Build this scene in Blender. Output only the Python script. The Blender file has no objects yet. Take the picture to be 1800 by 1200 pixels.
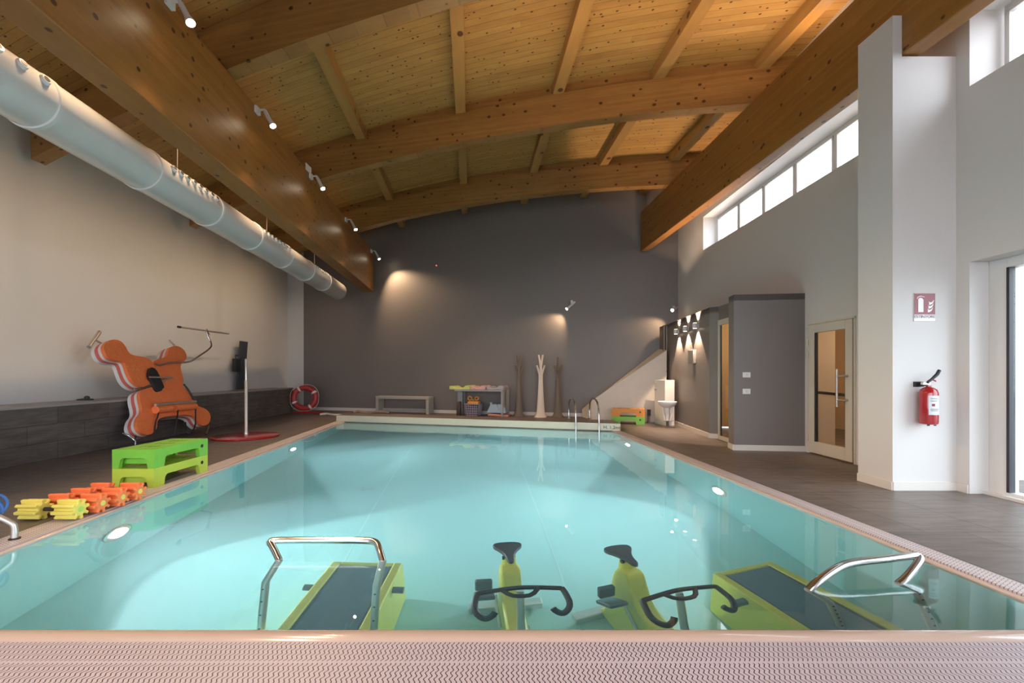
import bpy, math, random
from mathutils import Vector, Matrix, Euler
random.seed(7)
PI = math.pi
scn = bpy.context.scene
col = scn.collection

# ------------------------------------------------------------------ camera
EYE = 1.25
cam = bpy.data.objects.new('camera', bpy.data.cameras.new('camera'))
col.objects.link(cam)
cam.location = (0, 0, EYE); cam.rotation_euler = (PI/2, 0, 0)
cam.data.sensor_width = 36; cam.data.lens = 16.0; cam.data.shift_y = 57/1800
cam.data.clip_start = .05; cam.data.clip_end = 200
scn.camera = cam
vs = scn.view_settings
vs.view_transform = 'Standard'; vs.look = 'None'; vs.gamma = 1; vs.exposure = 0.2
try: vs.use_curve_mapping = False
except Exception: pass
cy = scn.cycles
cy.use_denoising = True
cy.max_bounces = 10; cy.diffuse_bounces = 4; cy.glossy_bounces = 5; cy.transmission_bounces = 8; cy.transparent_max_bounces = 8
cy.volume_bounces = 1
cy.caustics_refractive = True; cy.caustics_reflective = False; cy.blur_glossy = 1.0
cy.sample_clamp_indirect = 6.0

# ------------------------------------------------------------------ world
W = bpy.data.worlds.new('overcast_sky'); scn.world = W; W.use_nodes = True
bg = W.node_tree.nodes['Background']
bg.inputs['Color'].default_value = (.82, .89, 1, 1); bg.inputs['Strength'].default_value = 7.4

def light(name, kind, loc, power, color=(1, 1, 1), aim=None, size=.1, sizey=None, cone=60, blend=.5, portal=False, rad=.03):
    d = bpy.data.lights.new(name, kind); o = bpy.data.objects.new(name, d); col.objects.link(o)
    d.energy = power; d.color = color; o.location = loc
    if kind == 'AREA':
        d.size = size
        if sizey: d.shape = 'RECTANGLE'; d.size_y = sizey
        if portal: d.cycles.is_portal = True
    if kind == 'SPOT': d.spot_size = math.radians(cone); d.spot_blend = blend; d.shadow_soft_size = rad
    if kind == 'POINT': d.shadow_soft_size = rad
    if aim is not None:
        o.rotation_euler = (Vector(aim) - Vector(loc)).to_track_quat('-Z', 'Y').to_euler()
    return o

# ------------------------------------------------------------------ room geometry (metres; camera stands at x=0, y=0)
def wallR(Y): return 4.88 - .022*Y            # room face of the right wall
def wallL(Y): return -7.1 - .053*Y            # room face of the left wall
def ledge(Y): return -6.38 - .053*Y           # front of the tiled ledge
def wallB(X): return 13.9 - .28*X             # room face of the far wall
def poolL(Y, o=0): return -3.30 - .09*Y - o
def poolR(Y, o=0): return 3.09 - .09*Y + o
def curbY(X): return 10.69 - .293*X           # far pool edge
NEAR = 2.252                                  # near pool edge
def archh(s): return EYE + 4.58 - .0155*(s-2.55)**2   # underside of the arches
WATER = -.025; DEEP = -1.5

WARM = (1.0, .70, .42); WHITE = (1, .93, .85); COOL = (.90, .97, 1.0)
# daylight portals: clerestory, near window, glazed door, fill glazing added behind the camera
light('clerestory_portal', 'AREA', (5.18, 8.2, 4.65), 1, size=1.0, sizey=6.0, portal=True, aim=(4, 8.2, 4.65))
light('window_portal', 'AREA', (5.35, 2.4, 4.7), 1, size=1.0, sizey=5.0, portal=True, aim=(4, 2.4, 4.7))
light('door_portal', 'AREA', (5.35, 2.6, 1.2), 1, size=2.4, sizey=4.0, portal=True, aim=(4, 2.6, 1.2))
light('rear_fill_portal', 'AREA', (-1.0, -2.9, 2.0), 1, size=9.5, sizey=3.2, portal=True, aim=(-1, 0, 2.0))
# added strip light, unseen on top of the right beam, warming the boards
light('added_uplight', 'AREA', (4.66-.075*6.5, 6.5, 5.82), 75, WARM, aim=(3.6, 6.5, 8), size=.08, sizey=11)
# underwater lamps (placed with their fixtures further down): pool_lamps
POOL_W = 650
SPOT_W = 300

# ------------------------------------------------------------------ materials
def mat(name):
    m = bpy.data.materials.new(name); m.use_nodes = True
    nt = m.node_tree; nt.nodes.clear()
    out = nt.nodes.new('ShaderNodeOutputMaterial')
    return m, nt, out
def N(nt, t, **k):
    n = nt.nodes.new(t)
    for a, b in k.items(): setattr(n, a, b)
    return n
def pbr(name, c, rough=.5, metal=0, var=.06, scale=8, bump=0, coat=0, spec=.5):
    m, nt, out = mat(name)
    b = N(nt, 'ShaderNodeBsdfPrincipled'); nt.links.new(b.outputs[0], out.inputs[0])
    b.inputs['Roughness'].default_value = rough; b.inputs['Metallic'].default_value = metal
    b.inputs['Coat Weight'].default_value = coat; b.inputs['Specular IOR Level'].default_value = spec
    tc = N(nt, 'ShaderNodeTexCoord'); nz = N(nt, 'ShaderNodeTexNoise')
    nz.inputs['Scale'].default_value = scale; nz.inputs['Detail'].default_value = 4
    nt.links.new(tc.outputs['Object'], nz.inputs['Vector'])
    mx = N(nt, 'ShaderNodeMix', data_type='RGBA')
    mx.inputs[6].default_value = (*[v*(1-var) for v in c], 1); mx.inputs[7].default_value = (*[min(1, v*(1+var)) for v in c], 1)
    nt.links.new(nz.outputs['Fac'], mx.inputs[0]); nt.links.new(mx.outputs[2], b.inputs['Base Color'])
    if bump:
        bp = N(nt, 'ShaderNodeBump'); bp.inputs['Strength'].default_value = bump; bp.inputs['Distance'].default_value = .01
        nt.links.new(nz.outputs['Fac'], bp.inputs['Height']); nt.links.new(bp.outputs[0], b.inputs['Normal'])
    return m
def emit(name, c, s):
    m, nt, out = mat(name); e = N(nt, 'ShaderNodeEmission')
    e.inputs[0].default_value = (*c, 1); e.inputs[1].default_value = s
    nt.links.new(e.outputs[0], out.inputs[0]); return m
def math_(nt, op, a, b=None, c=None):
    n = N(nt, 'ShaderNodeMath', operation=op)
    for i, v in enumerate((a, b, c)):
        if v is None: continue
        if isinstance(v, (int, float)): n.inputs[i].default_value = v
        else: nt.links.new(v, n.inputs[i])
    return n.outputs[0]
def wood(name, dark, lite, along='u', plank=None, knots=3.0, rough=.45):
    """glulam / boards: grain runs along an axis (u = length of the hall, a = along the arches)"""
    m, nt, out = mat(name)
    b = N(nt, 'ShaderNodeBsdfPrincipled'); nt.links.new(b.outputs[0], out.inputs[0])
    b.inputs['Roughness'].default_value = rough
    tc = N(nt, 'ShaderNodeTexCoord'); sp = N(nt, 'ShaderNodeSeparateXYZ'); nt.links.new(tc.outputs['Object'], sp.inputs[0])
    x, y, z = sp.outputs
    if along == 'u':  # g along, w across, z up
        g = y; w = math_(nt, 'MULTIPLY_ADD', y, .09, x)
    else:
        g = x; w = math_(nt, 'MULTIPLY_ADD', x, .24, y)
    cb = N(nt, 'ShaderNodeCombineXYZ'); nt.links.new(math_(nt, 'MULTIPLY', g, .22), cb.inputs[0])
    nt.links.new(w, cb.inputs[1]); nt.links.new(z, cb.inputs[2])
    nz = N(nt, 'ShaderNodeTexNoise'); nz.inputs['Scale'].default_value = 9; nz.inputs['Detail'].default_value = 8; nz.inputs['Roughness'].default_value = .65
    nt.links.new(cb.outputs[0], nz.inputs['Vector'])
    mx = N(nt, 'ShaderNodeMix', data_type='RGBA'); mx.inputs[6].default_value = (*dark, 1); mx.inputs[7].default_value = (*lite, 1)
    rp = N(nt, 'ShaderNodeMapRange'); rp.inputs[1].default_value = .3; rp.inputs[2].default_value = .7
    nt.links.new(nz.outputs['Fac'], rp.inputs[0])
    fac = rp.outputs[0]
    # board to board tone
    pw = plank or .045
    q = w if plank else z
    cell = math_(nt, 'FLOOR', math_(nt, 'DIVIDE', q, pw))
    wn = N(nt, 'ShaderNodeTexWhiteNoise', noise_dimensions='2D'); c2 = N(nt, 'ShaderNodeCombineXYZ')
    nt.links.new(cell, c2.inputs[0]); nt.links.new(math_(nt, 'FLOOR', math_(nt, 'MULTIPLY', math_(nt, 'ADD', g, math_(nt, 'MULTIPLY', cell, 1.37)), .3)), c2.inputs[1])
    nt.links.new(c2.outputs[0], wn.inputs['Vector'])
    fac = math_(nt, 'ADD', math_(nt, 'MULTIPLY', fac, .55), math_(nt, 'MULTIPLY', wn.outputs['Value'], .45))
    nt.links.new(fac, mx.inputs[0]); colr = mx.outputs[2]
    # knots
    vc = N(nt, 'ShaderNodeCombineXYZ')
    nt.links.new(math_(nt, 'MULTIPLY', g, .8), vc.inputs[0]); nt.links.new(w, vc.inputs[1]); nt.links.new(z, vc.inputs[2])
    vo = N(nt, 'ShaderNodeTexVoronoi'); vo.inputs['Scale'].default_value = knots; nt.links.new(vc.outputs[0], vo.inputs['Vector'])
    kn = N(nt, 'ShaderNodeMapRange'); kn.inputs[1].default_value = .12; kn.inputs[2].default_value = .16
    nt.links.new(vo.outputs['Distance'], kn.inputs[0])
    mk = N(nt, 'ShaderNodeMix', data_type='RGBA'); mk.inputs[6].default_value = (dark[0]*.28, dark[1]*.2, dark[2]*.2, 1)
    nt.links.new(kn.outputs[0], mk.inputs[0]); nt.links.new(colr, mk.inputs[7]); colr = mk.outputs[2]
    # joints
    fr = math_(nt, 'FRACT', math_(nt, 'DIVIDE', q, pw))
    edge = math_(nt, 'GREATER_THAN', fr, .06 if plank else .05)
    mj = N(nt, 'ShaderNodeMix', data_type='RGBA'); k = .5 if plank else .8
    ml = N(nt, 'ShaderNodeVectorMath', operation='SCALE'); ml.inputs['Scale'].default_value = k; nt.links.new(colr, ml.inputs[0])
    nt.links.new(edge, mj.inputs[0]); nt.links.new(ml.outputs[0], mj.inputs[6]); nt.links.new(colr, mj.inputs[7])
    nt.links.new(mj.outputs[2], b.inputs['Base Color'])
    return m
def tiles(name, c1, c2, mortar, wx, wy, plane='xy', offset=.5, streak=(1, 9), rough=.5, gap=.006):
    m, nt, out = mat(name)
    b = N(nt, 'ShaderNodeBsdfPrincipled'); nt.links.new(b.outputs[0], out.inputs[0]); b.inputs['Roughness'].default_value = rough
    tc = N(nt, 'ShaderNodeTexCoord'); sp = N(nt, 'ShaderNodeSeparateXYZ'); nt.links.new(tc.outputs['Object'], sp.inputs[0])
    x, y, z = sp.outputs
    if plane == 'xy': a, c = math_(nt, 'MULTIPLY_ADD', y, .09, x), y
    elif plane == 'yx': a, c = y, math_(nt, 'MULTIPLY_ADD', y, .09, x)
    else: a, c = y, z
    cb = N(nt, 'ShaderNodeCombineXYZ'); nt.links.new(a, cb.inputs[0]); nt.links.new(c, cb.inputs[1])
    br = N(nt, 'ShaderNodeTexBrick'); nt.links.new(cb.outputs[0], br.inputs['Vector'])
    br.offset = offset; br.inputs['Scale'].default_value = 1
    br.inputs['Brick Width'].default_value = wx; br.inputs['Row Height'].default_value = wy; br.inputs['Mortar Size'].default_value = gap
    br.inputs['Color1'].default_value = (*c1, 1); br.inputs['Color2'].default_value = (*c2, 1); br.inputs['Mortar'].default_value = (*mortar, 1)
    sc = N(nt, 'ShaderNodeCombineXYZ'); nt.links.new(math_(nt, 'MULTIPLY', a, streak[0]), sc.inputs[0]); nt.links.new(math_(nt, 'MULTIPLY', c, streak[1]), sc.inputs[1])
    nz = N(nt, 'ShaderNodeTexNoise'); nz.inputs['Scale'].default_value = 2.2; nz.inputs['Detail'].default_value = 7; nz.inputs['Roughness'].default_value = .6
    nt.links.new(sc.outputs[0], nz.inputs['Vector'])
    rp = N(nt, 'ShaderNodeMapRange'); rp.inputs[1].default_value = .3; rp.inputs[2].default_value = .7; rp.inputs[3].default_value = .62; rp.inputs[4].default_value = 1.3
    nt.links.new(nz.outputs['Fac'], rp.inputs[0])
    ml = N(nt, 'ShaderNodeVectorMath', operation='SCALE'); nt.links.new(br.outputs['Color'], ml.inputs[0]); nt.links.new(rp.outputs[0], ml.inputs['Scale'])
    nt.links.new(ml.outputs[0], b.inputs['Base Color'])
    return m
def grate_mat(name, c, dark, along):
    """moulded overflow grating: rows of wavy slots crossing the channel, in panels"""
    m, nt, out = mat(name)
    b = N(nt, 'ShaderNodeBsdfPrincipled'); nt.links.new(b.outputs[0], out.inputs[0]); b.inputs['Roughness'].default_value = .45
    tc = N(nt, 'ShaderNodeTexCoord'); sp = N(nt, 'ShaderNodeSeparateXYZ'); nt.links.new(tc.outputs['Object'], sp.inputs[0])
    x, y, z = sp.outputs
    if along == 'x': a, c_ = x, math_(nt, 'SUBTRACT', y, NEAR-.124)
    else: a, c_ = y, math_(nt, 'MULTIPLY_ADD', y, .09, x)
    wv = math_(nt, 'MULTIPLY', math_(nt, 'SINE', math_(nt, 'MULTIPLY', c_, 2*PI/.0385)), .0050)
    f = math_(nt, 'FRACT', math_(nt, 'DIVIDE', math_(nt, 'ADD', a, wv), .0212))
    slot = math_(nt, 'LESS_THAN', f, .23)  # slots stay uncut; the shade inside them is painted as dark colour
    p = math_(nt, 'FRACT', math_(nt, 'DIVIDE', c_, .152))
    inside = math_(nt, 'MULTIPLY', math_(nt, 'GREATER_THAN', p, .06), math_(nt, 'LESS_THAN', p, .97))
    fac = math_(nt, 'MULTIPLY', slot, inside)
    mx = N(nt, 'ShaderNodeMix', data_type='RGBA'); mx.inputs[6].default_value = (*c, 1); mx.inputs[7].default_value = (*dark, 1)
    nt.links.new(fac, mx.inputs[0]); nt.links.new(mx.outputs[2], b.inputs['Base Color'])
    bp = N(nt, 'ShaderNodeBump', invert=True); bp.inputs['Strength'].default_value = .6; bp.inputs['Distance'].default_value = .004
    nt.links.new(fac, bp.inputs['Height']); nt.links.new(bp.outputs[0], b.inputs['Normal'])
    return m
def glass_mat(name, tint=(1, 1, 1), rough=0):
    m, nt, out = mat(name)
    t = N(nt, 'ShaderNodeBsdfTransparent'); t.inputs[0].default_value = (*tint, 1)
    g = N(nt, 'ShaderNodeBsdfGlossy'); g.inputs['Roughness'].default_value = rough
    lw = N(nt, 'ShaderNodeLayerWeight'); lw.inputs[0].default_value = .5
    fr = math_(nt, 'MULTIPLY_ADD', math_(nt, 'POWER', lw.outputs['Facing'], 5.0), .6, .035)
    mx = N(nt, 'ShaderNodeMixShader'); nt.links.new(fr, mx.inputs[0]); nt.links.new(t.outputs[0], mx.inputs[1]); nt.links.new(g.outputs[0], mx.inputs[2])
    nt.links.new(mx.outputs[0], out.inputs[0]); return m
def water_mat():
    m, nt, out = mat('pool_water')
    g = N(nt, 'ShaderNodeBsdfGlass'); g.inputs['IOR'].default_value = 1.33; g.inputs['Roughness'].default_value = 0
    g.inputs['Color'].default_value = (1, 1, 1, 1)
    tc = N(nt, 'ShaderNodeTexCoord'); nz = N(nt, 'ShaderNodeTexNoise'); nz.inputs['Scale'].default_value = 2.5; nz.inputs['Detail'].default_value = 2
    nt.links.new(tc.outputs['Object'], nz.inputs['Vector'])
    bp = N(nt, 'ShaderNodeBump'); bp.inputs['Strength'].default_value = .12; bp.inputs['Distance'].default_value = .01
    nt.links.new(nz.outputs['Fac'], bp.inputs['Height']); nt.links.new(bp.outputs[0], g.inputs['Normal'])
    nt.links.new(g.outputs[0], out.inputs[0])
    sc = N(nt, 'ShaderNodeVolumeScatter'); sc.inputs['Color'].default_value = (.66, .92, 1, 1); sc.inputs['Density'].default_value = .13; sc.inputs['Anisotropy'].default_value = 0
    ab = N(nt, 'ShaderNodeVolumeAbsorption'); ab.inputs['Color'].default_value = (.25, .82, .90, 1); ab.inputs['Density'].default_value = .12
    ad = N(nt, 'ShaderNodeAddShader'); nt.links.new(sc.outputs[0], ad.inputs[0]); nt.links.new(ab.outputs[0], ad.inputs[1])
    nt.links.new(ad.outputs[0], out.inputs[1])
    return m

M = {}
M['white'] = pbr('white_paint', (.65, .618, .59), .6, var=.02, scale=2)
M['grey'] = pbr('grey_paint', (.190, .163, .150), .45, var=.03, scale=2)
M['darkgrey'] = pbr('dark_plaster', (.11, .10, .10), .7)
M['skirt'] = pbr('white_skirting', (.68, .63, .58), .35, var=.03)
M['warmroom'] = pbr('ochre_paint', (.62, .45, .27), .6, var=.03)
M['beam'] = wood('glulam', (.23, .09, .018), (.37, .162, .038), 'u', knots=5.5)
M['arch'] = wood('glulam_arch', (.22, .10, .024), (.35, .17, .048), 'a', knots=5.5)
M['planks'] = wood('roof_boards', (.35, .165, .042), (.54, .30, .088), 'a', plank=.135, knots=9, rough=.55)
M['joist'] = wood('joist_timber', (.33, .16, .044), (.47, .25, .075), 'u', knots=3)
M['deck'] = tiles('deck_tiles', (.125, .098, .086), (.155, .124, .110), (.065, .052, .047), .6, 1.2, 'xy', .5, (1.0, 7), .42)
M['ledge'] = tiles('ledge_tiles', (.088, .074, .067), (.118, .100, .091), (.055, .047, .043), .9, .26, 'yz', .5, (1.2, 6), .5)
M['ledgetop'] = pbr('ledge_trim', (.32, .29, .28), .4)
M['coping'] = pbr('cream_coping', (.50, .385, .335), .16, var=.04, scale=5, coat=.4)
M['curb'] = pbr('cream_curb', (.66, .60, .46), .35, var=.04)
M['grate'] = grate_mat('overflow_grating', (.46, .40, .45), (.05, .028, .03), 'x')
M['grate_side'] = grate_mat('overflow_grating_side', (.56, .49, .50), (.14, .10, .10), 'y')
M['liner'] = pbr('pool_liner', (.34, .59, .58), .5, var=.02, scale=1.5)
M['seam'] = pbr('liner_seam', (.48, .68, .67), .5)
M['water'] = water_mat()
M['glass'] = glass_mat('window_glass')
M['amber_glass'] = glass_mat('door_glass', (.93, .90, .84))
M['frost'] = glass_mat('frosted_glass', (.88, .92, .92), .1)
M['pvc'] = pbr('white_frame', (.70, .68, .66), .3, var=.02)
M['dframe'] = pbr('cream_frame', (.62, .56, .47), .35, var=.02)
M['gasket'] = pbr('black_gasket', (.02, .02, .025), .5)
M['duct'] = pbr('white_duct', (.66, .64, .62), .26, var=.03, coat=.3)
M['chrome'] = pbr('stainless_steel', (.62, .61, .60), .14, 1, var=.05)
M['dullsteel'] = pbr('brushed_steel', (.62, .58, .54), .36, .85)
M['black'] = pbr('black_rubber', (.018, .018, .02), .45, var=.2)
M['dark'] = pbr('dark_plastic', (.04, .05, .06), .4, var=.2)
M['yellow'] = pbr('yellow_green_plastic', (.58, .54, .05), .4, var=.08)
M['belt'] = pbr('treadmill_belt', (.055, .095, .13), .6, var=.08, scale=30)
M['green'] = pbr('green_foam', (.20, .52, .05), .45)
M['lime'] = pbr('lime_foam', (.50, .60, .06), .45)
M['orange_step'] = pbr('orange_foam', (.75, .28, .02), .45)
M['orange'] = pbr('coral_orange_foam', (.86, .20, .06), .6, var=.10, scale=12)
M['foamwhite'] = pbr('white_foam', (.70, .66, .63), .6)
M['foamred'] = pbr('red_foam', (.62, .13, .10), .6)
M['yfoam'] = pbr('yellow_foam', (.80, .66, .13), .6)
M['red'] = pbr('red_gloss', (.34, .010, .014), .18, coat=.6)
M['ring'] = pbr('life_ring_red', (.42, .030, .028), .45)
M['rope'] = pbr('pale_rope', (.6, .52, .44), .8)
M['bluerope'] = pbr('blue_rope', (.04, .12, .34), .7, var=.3, scale=60)
M['beige'] = pbr('beige_laminate', (.42, .38, .33), .45)
M['tablem'] = pbr('table_laminate', (.36, .36, .36), .45)
M['taupe'] = pbr('taupe_wood', (.16, .125, .095), .5)
M['standwhite'] = pbr('ivory_lacquer', (.78, .66, .55), .45)
M['pad_green'] = pbr('green_vinyl', (.62, .68, .20), .45)
M['pad_pink'] = pbr('pink_vinyl', (.72, .42, .36), .45)
M['pad_grey'] = pbr('grey_vinyl', (.42, .38, .40), .45)
M['basket'] = pbr('lilac_plastic', (.42, .38, .44), .45)
M['toy'] = pbr('orange_plastic', (.80, .34, .05), .4)
M['tub'] = pbr('pale_blue_plastic', (.36, .46, .56), .35)
M['salmon'] = pbr('salmon_plastic', (.75, .30, .22), .4)
M['signred'] = pbr('sign_red', (.24, .008, .018), .3)
M['signwhite'] = pbr('sign_white', (.80, .78, .76), .3)
M['ink'] = pbr('dark_ink', (.05, .04, .04), .6)
M['greyink'] = pbr('grey_ink', (.25, .22, .22), .6)
M['lampglow'] = emit('lamp_face', (1, .85, .62), 60)
M['softglow'] = emit('wall_lamp_face', (1, .80, .58), 14)
M['poolglow'] = emit('pool_lamp_face', (.92, .98, 1), 40)
M['alarm'] = emit('alarm_dot', (1, .08, .04), 2)
M['roomglow'] = emit('ceiling_lamp_face', (1, .80, .52), 9)

# ------------------------------------------------------------------ mesh helpers
def wloc(o):
    v = Vector((0, 0, 0))
    while o is not None: v += o.location; o = o.parent
    return v
class MB:
    def __init__(s): s.v = []; s.f = []; s.m = []; s.cur = 0
    def add(s, vs, fs):
        b = len(s.v); s.v += [Vector(p) for p in vs]; s.f += [tuple(b+i for i in f) for f in fs]; s.m += [s.cur]*len(fs); return s
    def box(s, c, d, rz=0, R=None):
        hx, hy, hz = d[0]/2, d[1]/2, d[2]/2
        pts = [Vector((x, y, z)) for x in (-hx, hx) for y in (-hy, hy) for z in (-hz, hz)]
        r = R if R is not None else Matrix.Rotation(rz, 3, 'Z')
        return s.add([r @ p + Vector(c) for p in pts], [(0, 1, 3, 2), (4, 6, 7, 5), (0, 4, 5, 1), (2, 3, 7, 6), (0, 2, 6, 4), (1, 5, 7, 3)])
    def hexa(s, bot, top):
        n = len(bot); fs = [tuple(reversed(range(n))), tuple(range(n, 2*n))]
        fs += [(i, (i+1) % n, n+(i+1) % n, n+i) for i in range(n)]
        return s.add(list(bot)+list(top), fs)
    def prism(s, poly, z0, z1):
        a = sum(poly[i][0]*poly[(i+1) % len(poly)][1]-poly[(i+1) % len(poly)][0]*poly[i][1] for i in range(len(poly)))
        if a < 0: poly = poly[::-1]
        return s.hexa([(x, y, z0) for x, y in poly], [(x, y, z1) for x, y in poly])
    def extr(s, pts, vec):
        vec = Vector(vec); return s.hexa([Vector(p) for p in pts], [Vector(p)+vec for p in pts])
    def tube(s, path, r, n=12, closed=False, caps=True):
        P = [Vector(p) for p in path]; L = len(P)
        rs = r if isinstance(r, (list, tuple)) else [r]*L
        up = None; vs = []
        for i, p in enumerate(P):
            if closed: t = (P[(i+1) % L]-P[i-1]).normalized()
            else: t = (P[min(i+1, L-1)]-P[max(i-1, 0)]).normalized()
            if up is None:
                up = Vector((0, 0, 1)) if abs(t.z) < .9 else Vector((1, 0, 0))
            a = t.cross(up).normalized(); b = a.cross(t).normalized(); up = b
            for k in range(n):
                w = 2*PI*k/n; vs.append(p + (a*math.cos(w)+b*math.sin(w))*rs[i])
        fs = []
        for i in range(L if closed else L-1):
            j = (i+1) % L
            fs += [(i*n+k, i*n+(k+1) % n, j*n+(k+1) % n, j*n+k) for k in range(n)]
        if caps and not closed: fs += [tuple(reversed(range(n))), tuple(range((L-1)*n, L*n))]
        return s.add(vs, fs)
    def lathe(s, prof, c=(0, 0, 0), n=24, R=None, sx=1, sy=1):
        c = Vector(c); vs = []
        for r, z in prof:
            for k in range(n):
                w = 2*PI*k/n; p = Vector((r*math.cos(w)*sx, r*math.sin(w)*sy, z)); vs.append((R @ p if R is not None else p)+c)
        L = len(prof); fs = [(i*n+k, i*n+(k+1) % n, (i+1)*n+(k+1) % n, (i+1)*n+k) for i in range(L-1) for k in range(n)]
        fs += [tuple(reversed(range(n))), tuple(range((L-1)*n, L*n))]
        return s.add(vs, fs)
    def build(s, name, m, parent=None, kind=None, bevel=0, smooth=True, angle=38, base=False):
        me = bpy.data.meshes.new(name)
        off = wloc(parent) if parent is not None else Vector((0, 0, 0))
        if base:
            xs = [p.x for p in s.v]; ys = [p.y for p in s.v]; zs = [p.z for p in s.v]
            org = Vector(((min(xs)+max(xs))/2, (min(ys)+max(ys))/2, min(zs))); off = off + Vector((0, 0, 0)); shift = org-off
        else: shift = Vector((0, 0, 0))
        me.from_pydata([tuple(p-off-shift) for p in s.v], [], s.f)
        for mm in (m if isinstance(m, (list, tuple)) else [m]): me.materials.append(mm)
        for p, k in zip(me.polygons, s.m): p.material_index = k
        import bmesh
        bm = bmesh.new(); bm.from_mesh(me); bmesh.ops.recalc_face_normals(bm, faces=bm.faces[:]); bm.to_mesh(me); bm.free()
        if smooth:
            me.polygons.foreach_set('use_smooth', [True]*len(me.polygons)); me.set_sharp_from_angle(angle=math.radians(angle))
        o = bpy.data.objects.new(name, me); col.objects.link(o); o.location = shift
        if parent is not None: o.parent = parent
        if kind: o['kind'] = kind
        if bevel:
            b = o.modifiers.new('soft_edges', 'BEVEL'); b.width = bevel; b.segments = 2; b.limit_method = 'ANGLE'
        return o
def tag(o, label, cat, group=None, kind=None):
    o['label'] = label; o['category'] = cat
    if group: o['group'] = group
    if kind: o['kind'] = kind
    return o
def thing(name, label, cat, loc=(0, 0, 0), group=None):
    o = bpy.data.objects.new(name, None); col.objects.link(o); o.location = loc; o.empty_display_size = .1
    return tag(o, label, cat, group)
def dup(root, loc=None, rz=None, label=None, parent=None):
    c = root.copy(); col.objects.link(c)
    if parent is not None: c.parent = parent
    for ch in [x for x in scn.objects if x.parent == root]: dup(ch, parent=c)
    if loc is not None: c.location = loc
    if rz is not None: c.rotation_euler.z = rz
    if label: c['label'] = label
    return c
def one(mb, name, m, label, cat, group=None, **k): return tag(mb.build(name, m, base=True, **k), label, cat, group)
def text(name, body, size, m, loc, rot, parent=None, ext=.001, align='CENTER', sx=1.0):
    c = bpy.data.curves.new(name, 'FONT'); c.body = body; c.size = size; c.extrude = ext; c.align_x = align; c.align_y = 'CENTER'
    c.materials.append(m); o = bpy.data.objects.new(name, c); col.objects.link(o)
    o.rotation_euler = rot; o.scale.x = sx
    dg = bpy.context.evaluated_depsgraph_get(); me = bpy.data.meshes.new_from_object(o.evaluated_get(dg))
    me.materials.clear(); me.materials.append(m)
    bpy.data.objects.remove(o); bpy.data.curves.remove(c)
    o = bpy.data.objects.new(name, me); col.objects.link(o); o.rotation_euler = rot; o.scale.x = sx
    if parent is not None: o.parent = parent; o.location = Vector(loc)-wloc(parent)
    else: o.location = loc
    return o
def arc(c, r, a0, a1, n, ax, ay):
    c = Vector(c); ax = Vector(ax); ay = Vector(ay)
    return [c + ax*r*math.cos(a0+(a1-a0)*i/n) + ay*r*math.sin(a0+(a1-a0)*i/n) for i in range(n+1)]
def smoothpath(P, it=2, closed=False):
    P = [Vector(p) for p in P]
    for _ in range(it):
        Q = [] if closed else [P[0]]
        rng = range(len(P)) if closed else range(len(P)-1)
        for i in rng:
            a, b = P[i], P[(i+1) % len(P)]
            Q += [a*.75+b*.25, a*.25+b*.75]
        if not closed: Q.append(P[-1]); 
        P = Q
    return P
# sight lines of the survey: turn a pixel of the 1800x1200 photograph into a place at known depth / height / plane
def at(px, py, Y): return Vector(((px-900)*Y/800, Y, EYE-(py-657)*Y/800))
def fl(px, py, z=0): return at(px, py, (EYE-z)*800/(py-657))
def onp(px, py, p0, n):
    d = Vector(((px-900)/800, 1, -(py-657)/800)); e = Vector((0, 0, EYE)); n = Vector(n)
    return e + d*((Vector(p0)-e).dot(n)/d.dot(n))
def un(px, py, d):
    Y = (EYE-WATER)*800/(py-657); X = (px-900)*Y/800; r = math.hypot(X, Y); s = r/math.hypot(r, EYE-WATER)/1.33
    k = (r+s/math.sqrt(1-s*s)*d)/r; return Vector((X*k, Y*k, WATER-d))

# ------------------------------------------------------------------ floor, pool, water
FAR_L = Vector((poolL(12.0), 0, 0)); 
def farpt(fn, o=0):
    Y = 11.0
    for _ in range(20): Y = curbY(fn(Y, o))
    return (fn(Y, o), Y)
LO, RO = .27, .19
fL, fR = farpt(poolL), farpt(poolR); fLo, fRo = farpt(poolL, LO), farpt(poolR, RO)
nL, nR = (poolL(NEAR), NEAR), (poolR(NEAR), NEAR)
Ymin = -3.0; GR = NEAR-.124; GE = 1.35
def bx(Y): return wallB(Y)
cLB = (-8.05, wallB(-8.05)); cRB = (wallR(12.6), wallB(wallR(12.6)))
mb = MB(); T = .02
def slab(poly): mb.prism(poly, -.12, 0)
slab([(wallL(Ymin)-.3, Ymin), (9, Ymin), (9, GE), (wallL(GE)-.3, GE)])                       # in front
slab([(wallL(GE)-.3, GE), (poolL(GE, LO), GE), fLo, (fLo[0], 17.5), (-8.6, 17.5)])           # left deck
slab([(poolR(GE, RO), GE), (9, GE), (9, 13.5), (fRo[0], 14.5), fRo])                         # right deck
slab([fLo, fRo, (fRo[0], 14.5), (fLo[0], 17.5)])                                             # behind the pool
mb.build('floor', M['deck'], kind='structure')
# pool basin
mb = MB(); UL, UR, UN, UF = .06, .06, .06, 0
b = [(poolL(NEAR)-UL, NEAR-UN), (poolR(NEAR)+UR, NEAR-UN), (fR[0]+UR, fR[1]), (fL[0]-UL, fL[1])]
mb.cur = 0
mb.add([(x, y, DEEP) for x, y in b], [(0, 1, 2, 3)])
mb.add([(x, y, DEEP) for x, y in b]+[(x, y, -.045) for x, y in b], [(0, 1, 5, 4), (1, 2, 6, 5), (2, 3, 7, 6), (3, 0, 4, 7)])
o = mb.build('floor_pool_basin', M['liner'], kind='structure', smooth=False)
o['label'] = 'pale turquoise lined pool basin sunk in the tiled floor'
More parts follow.
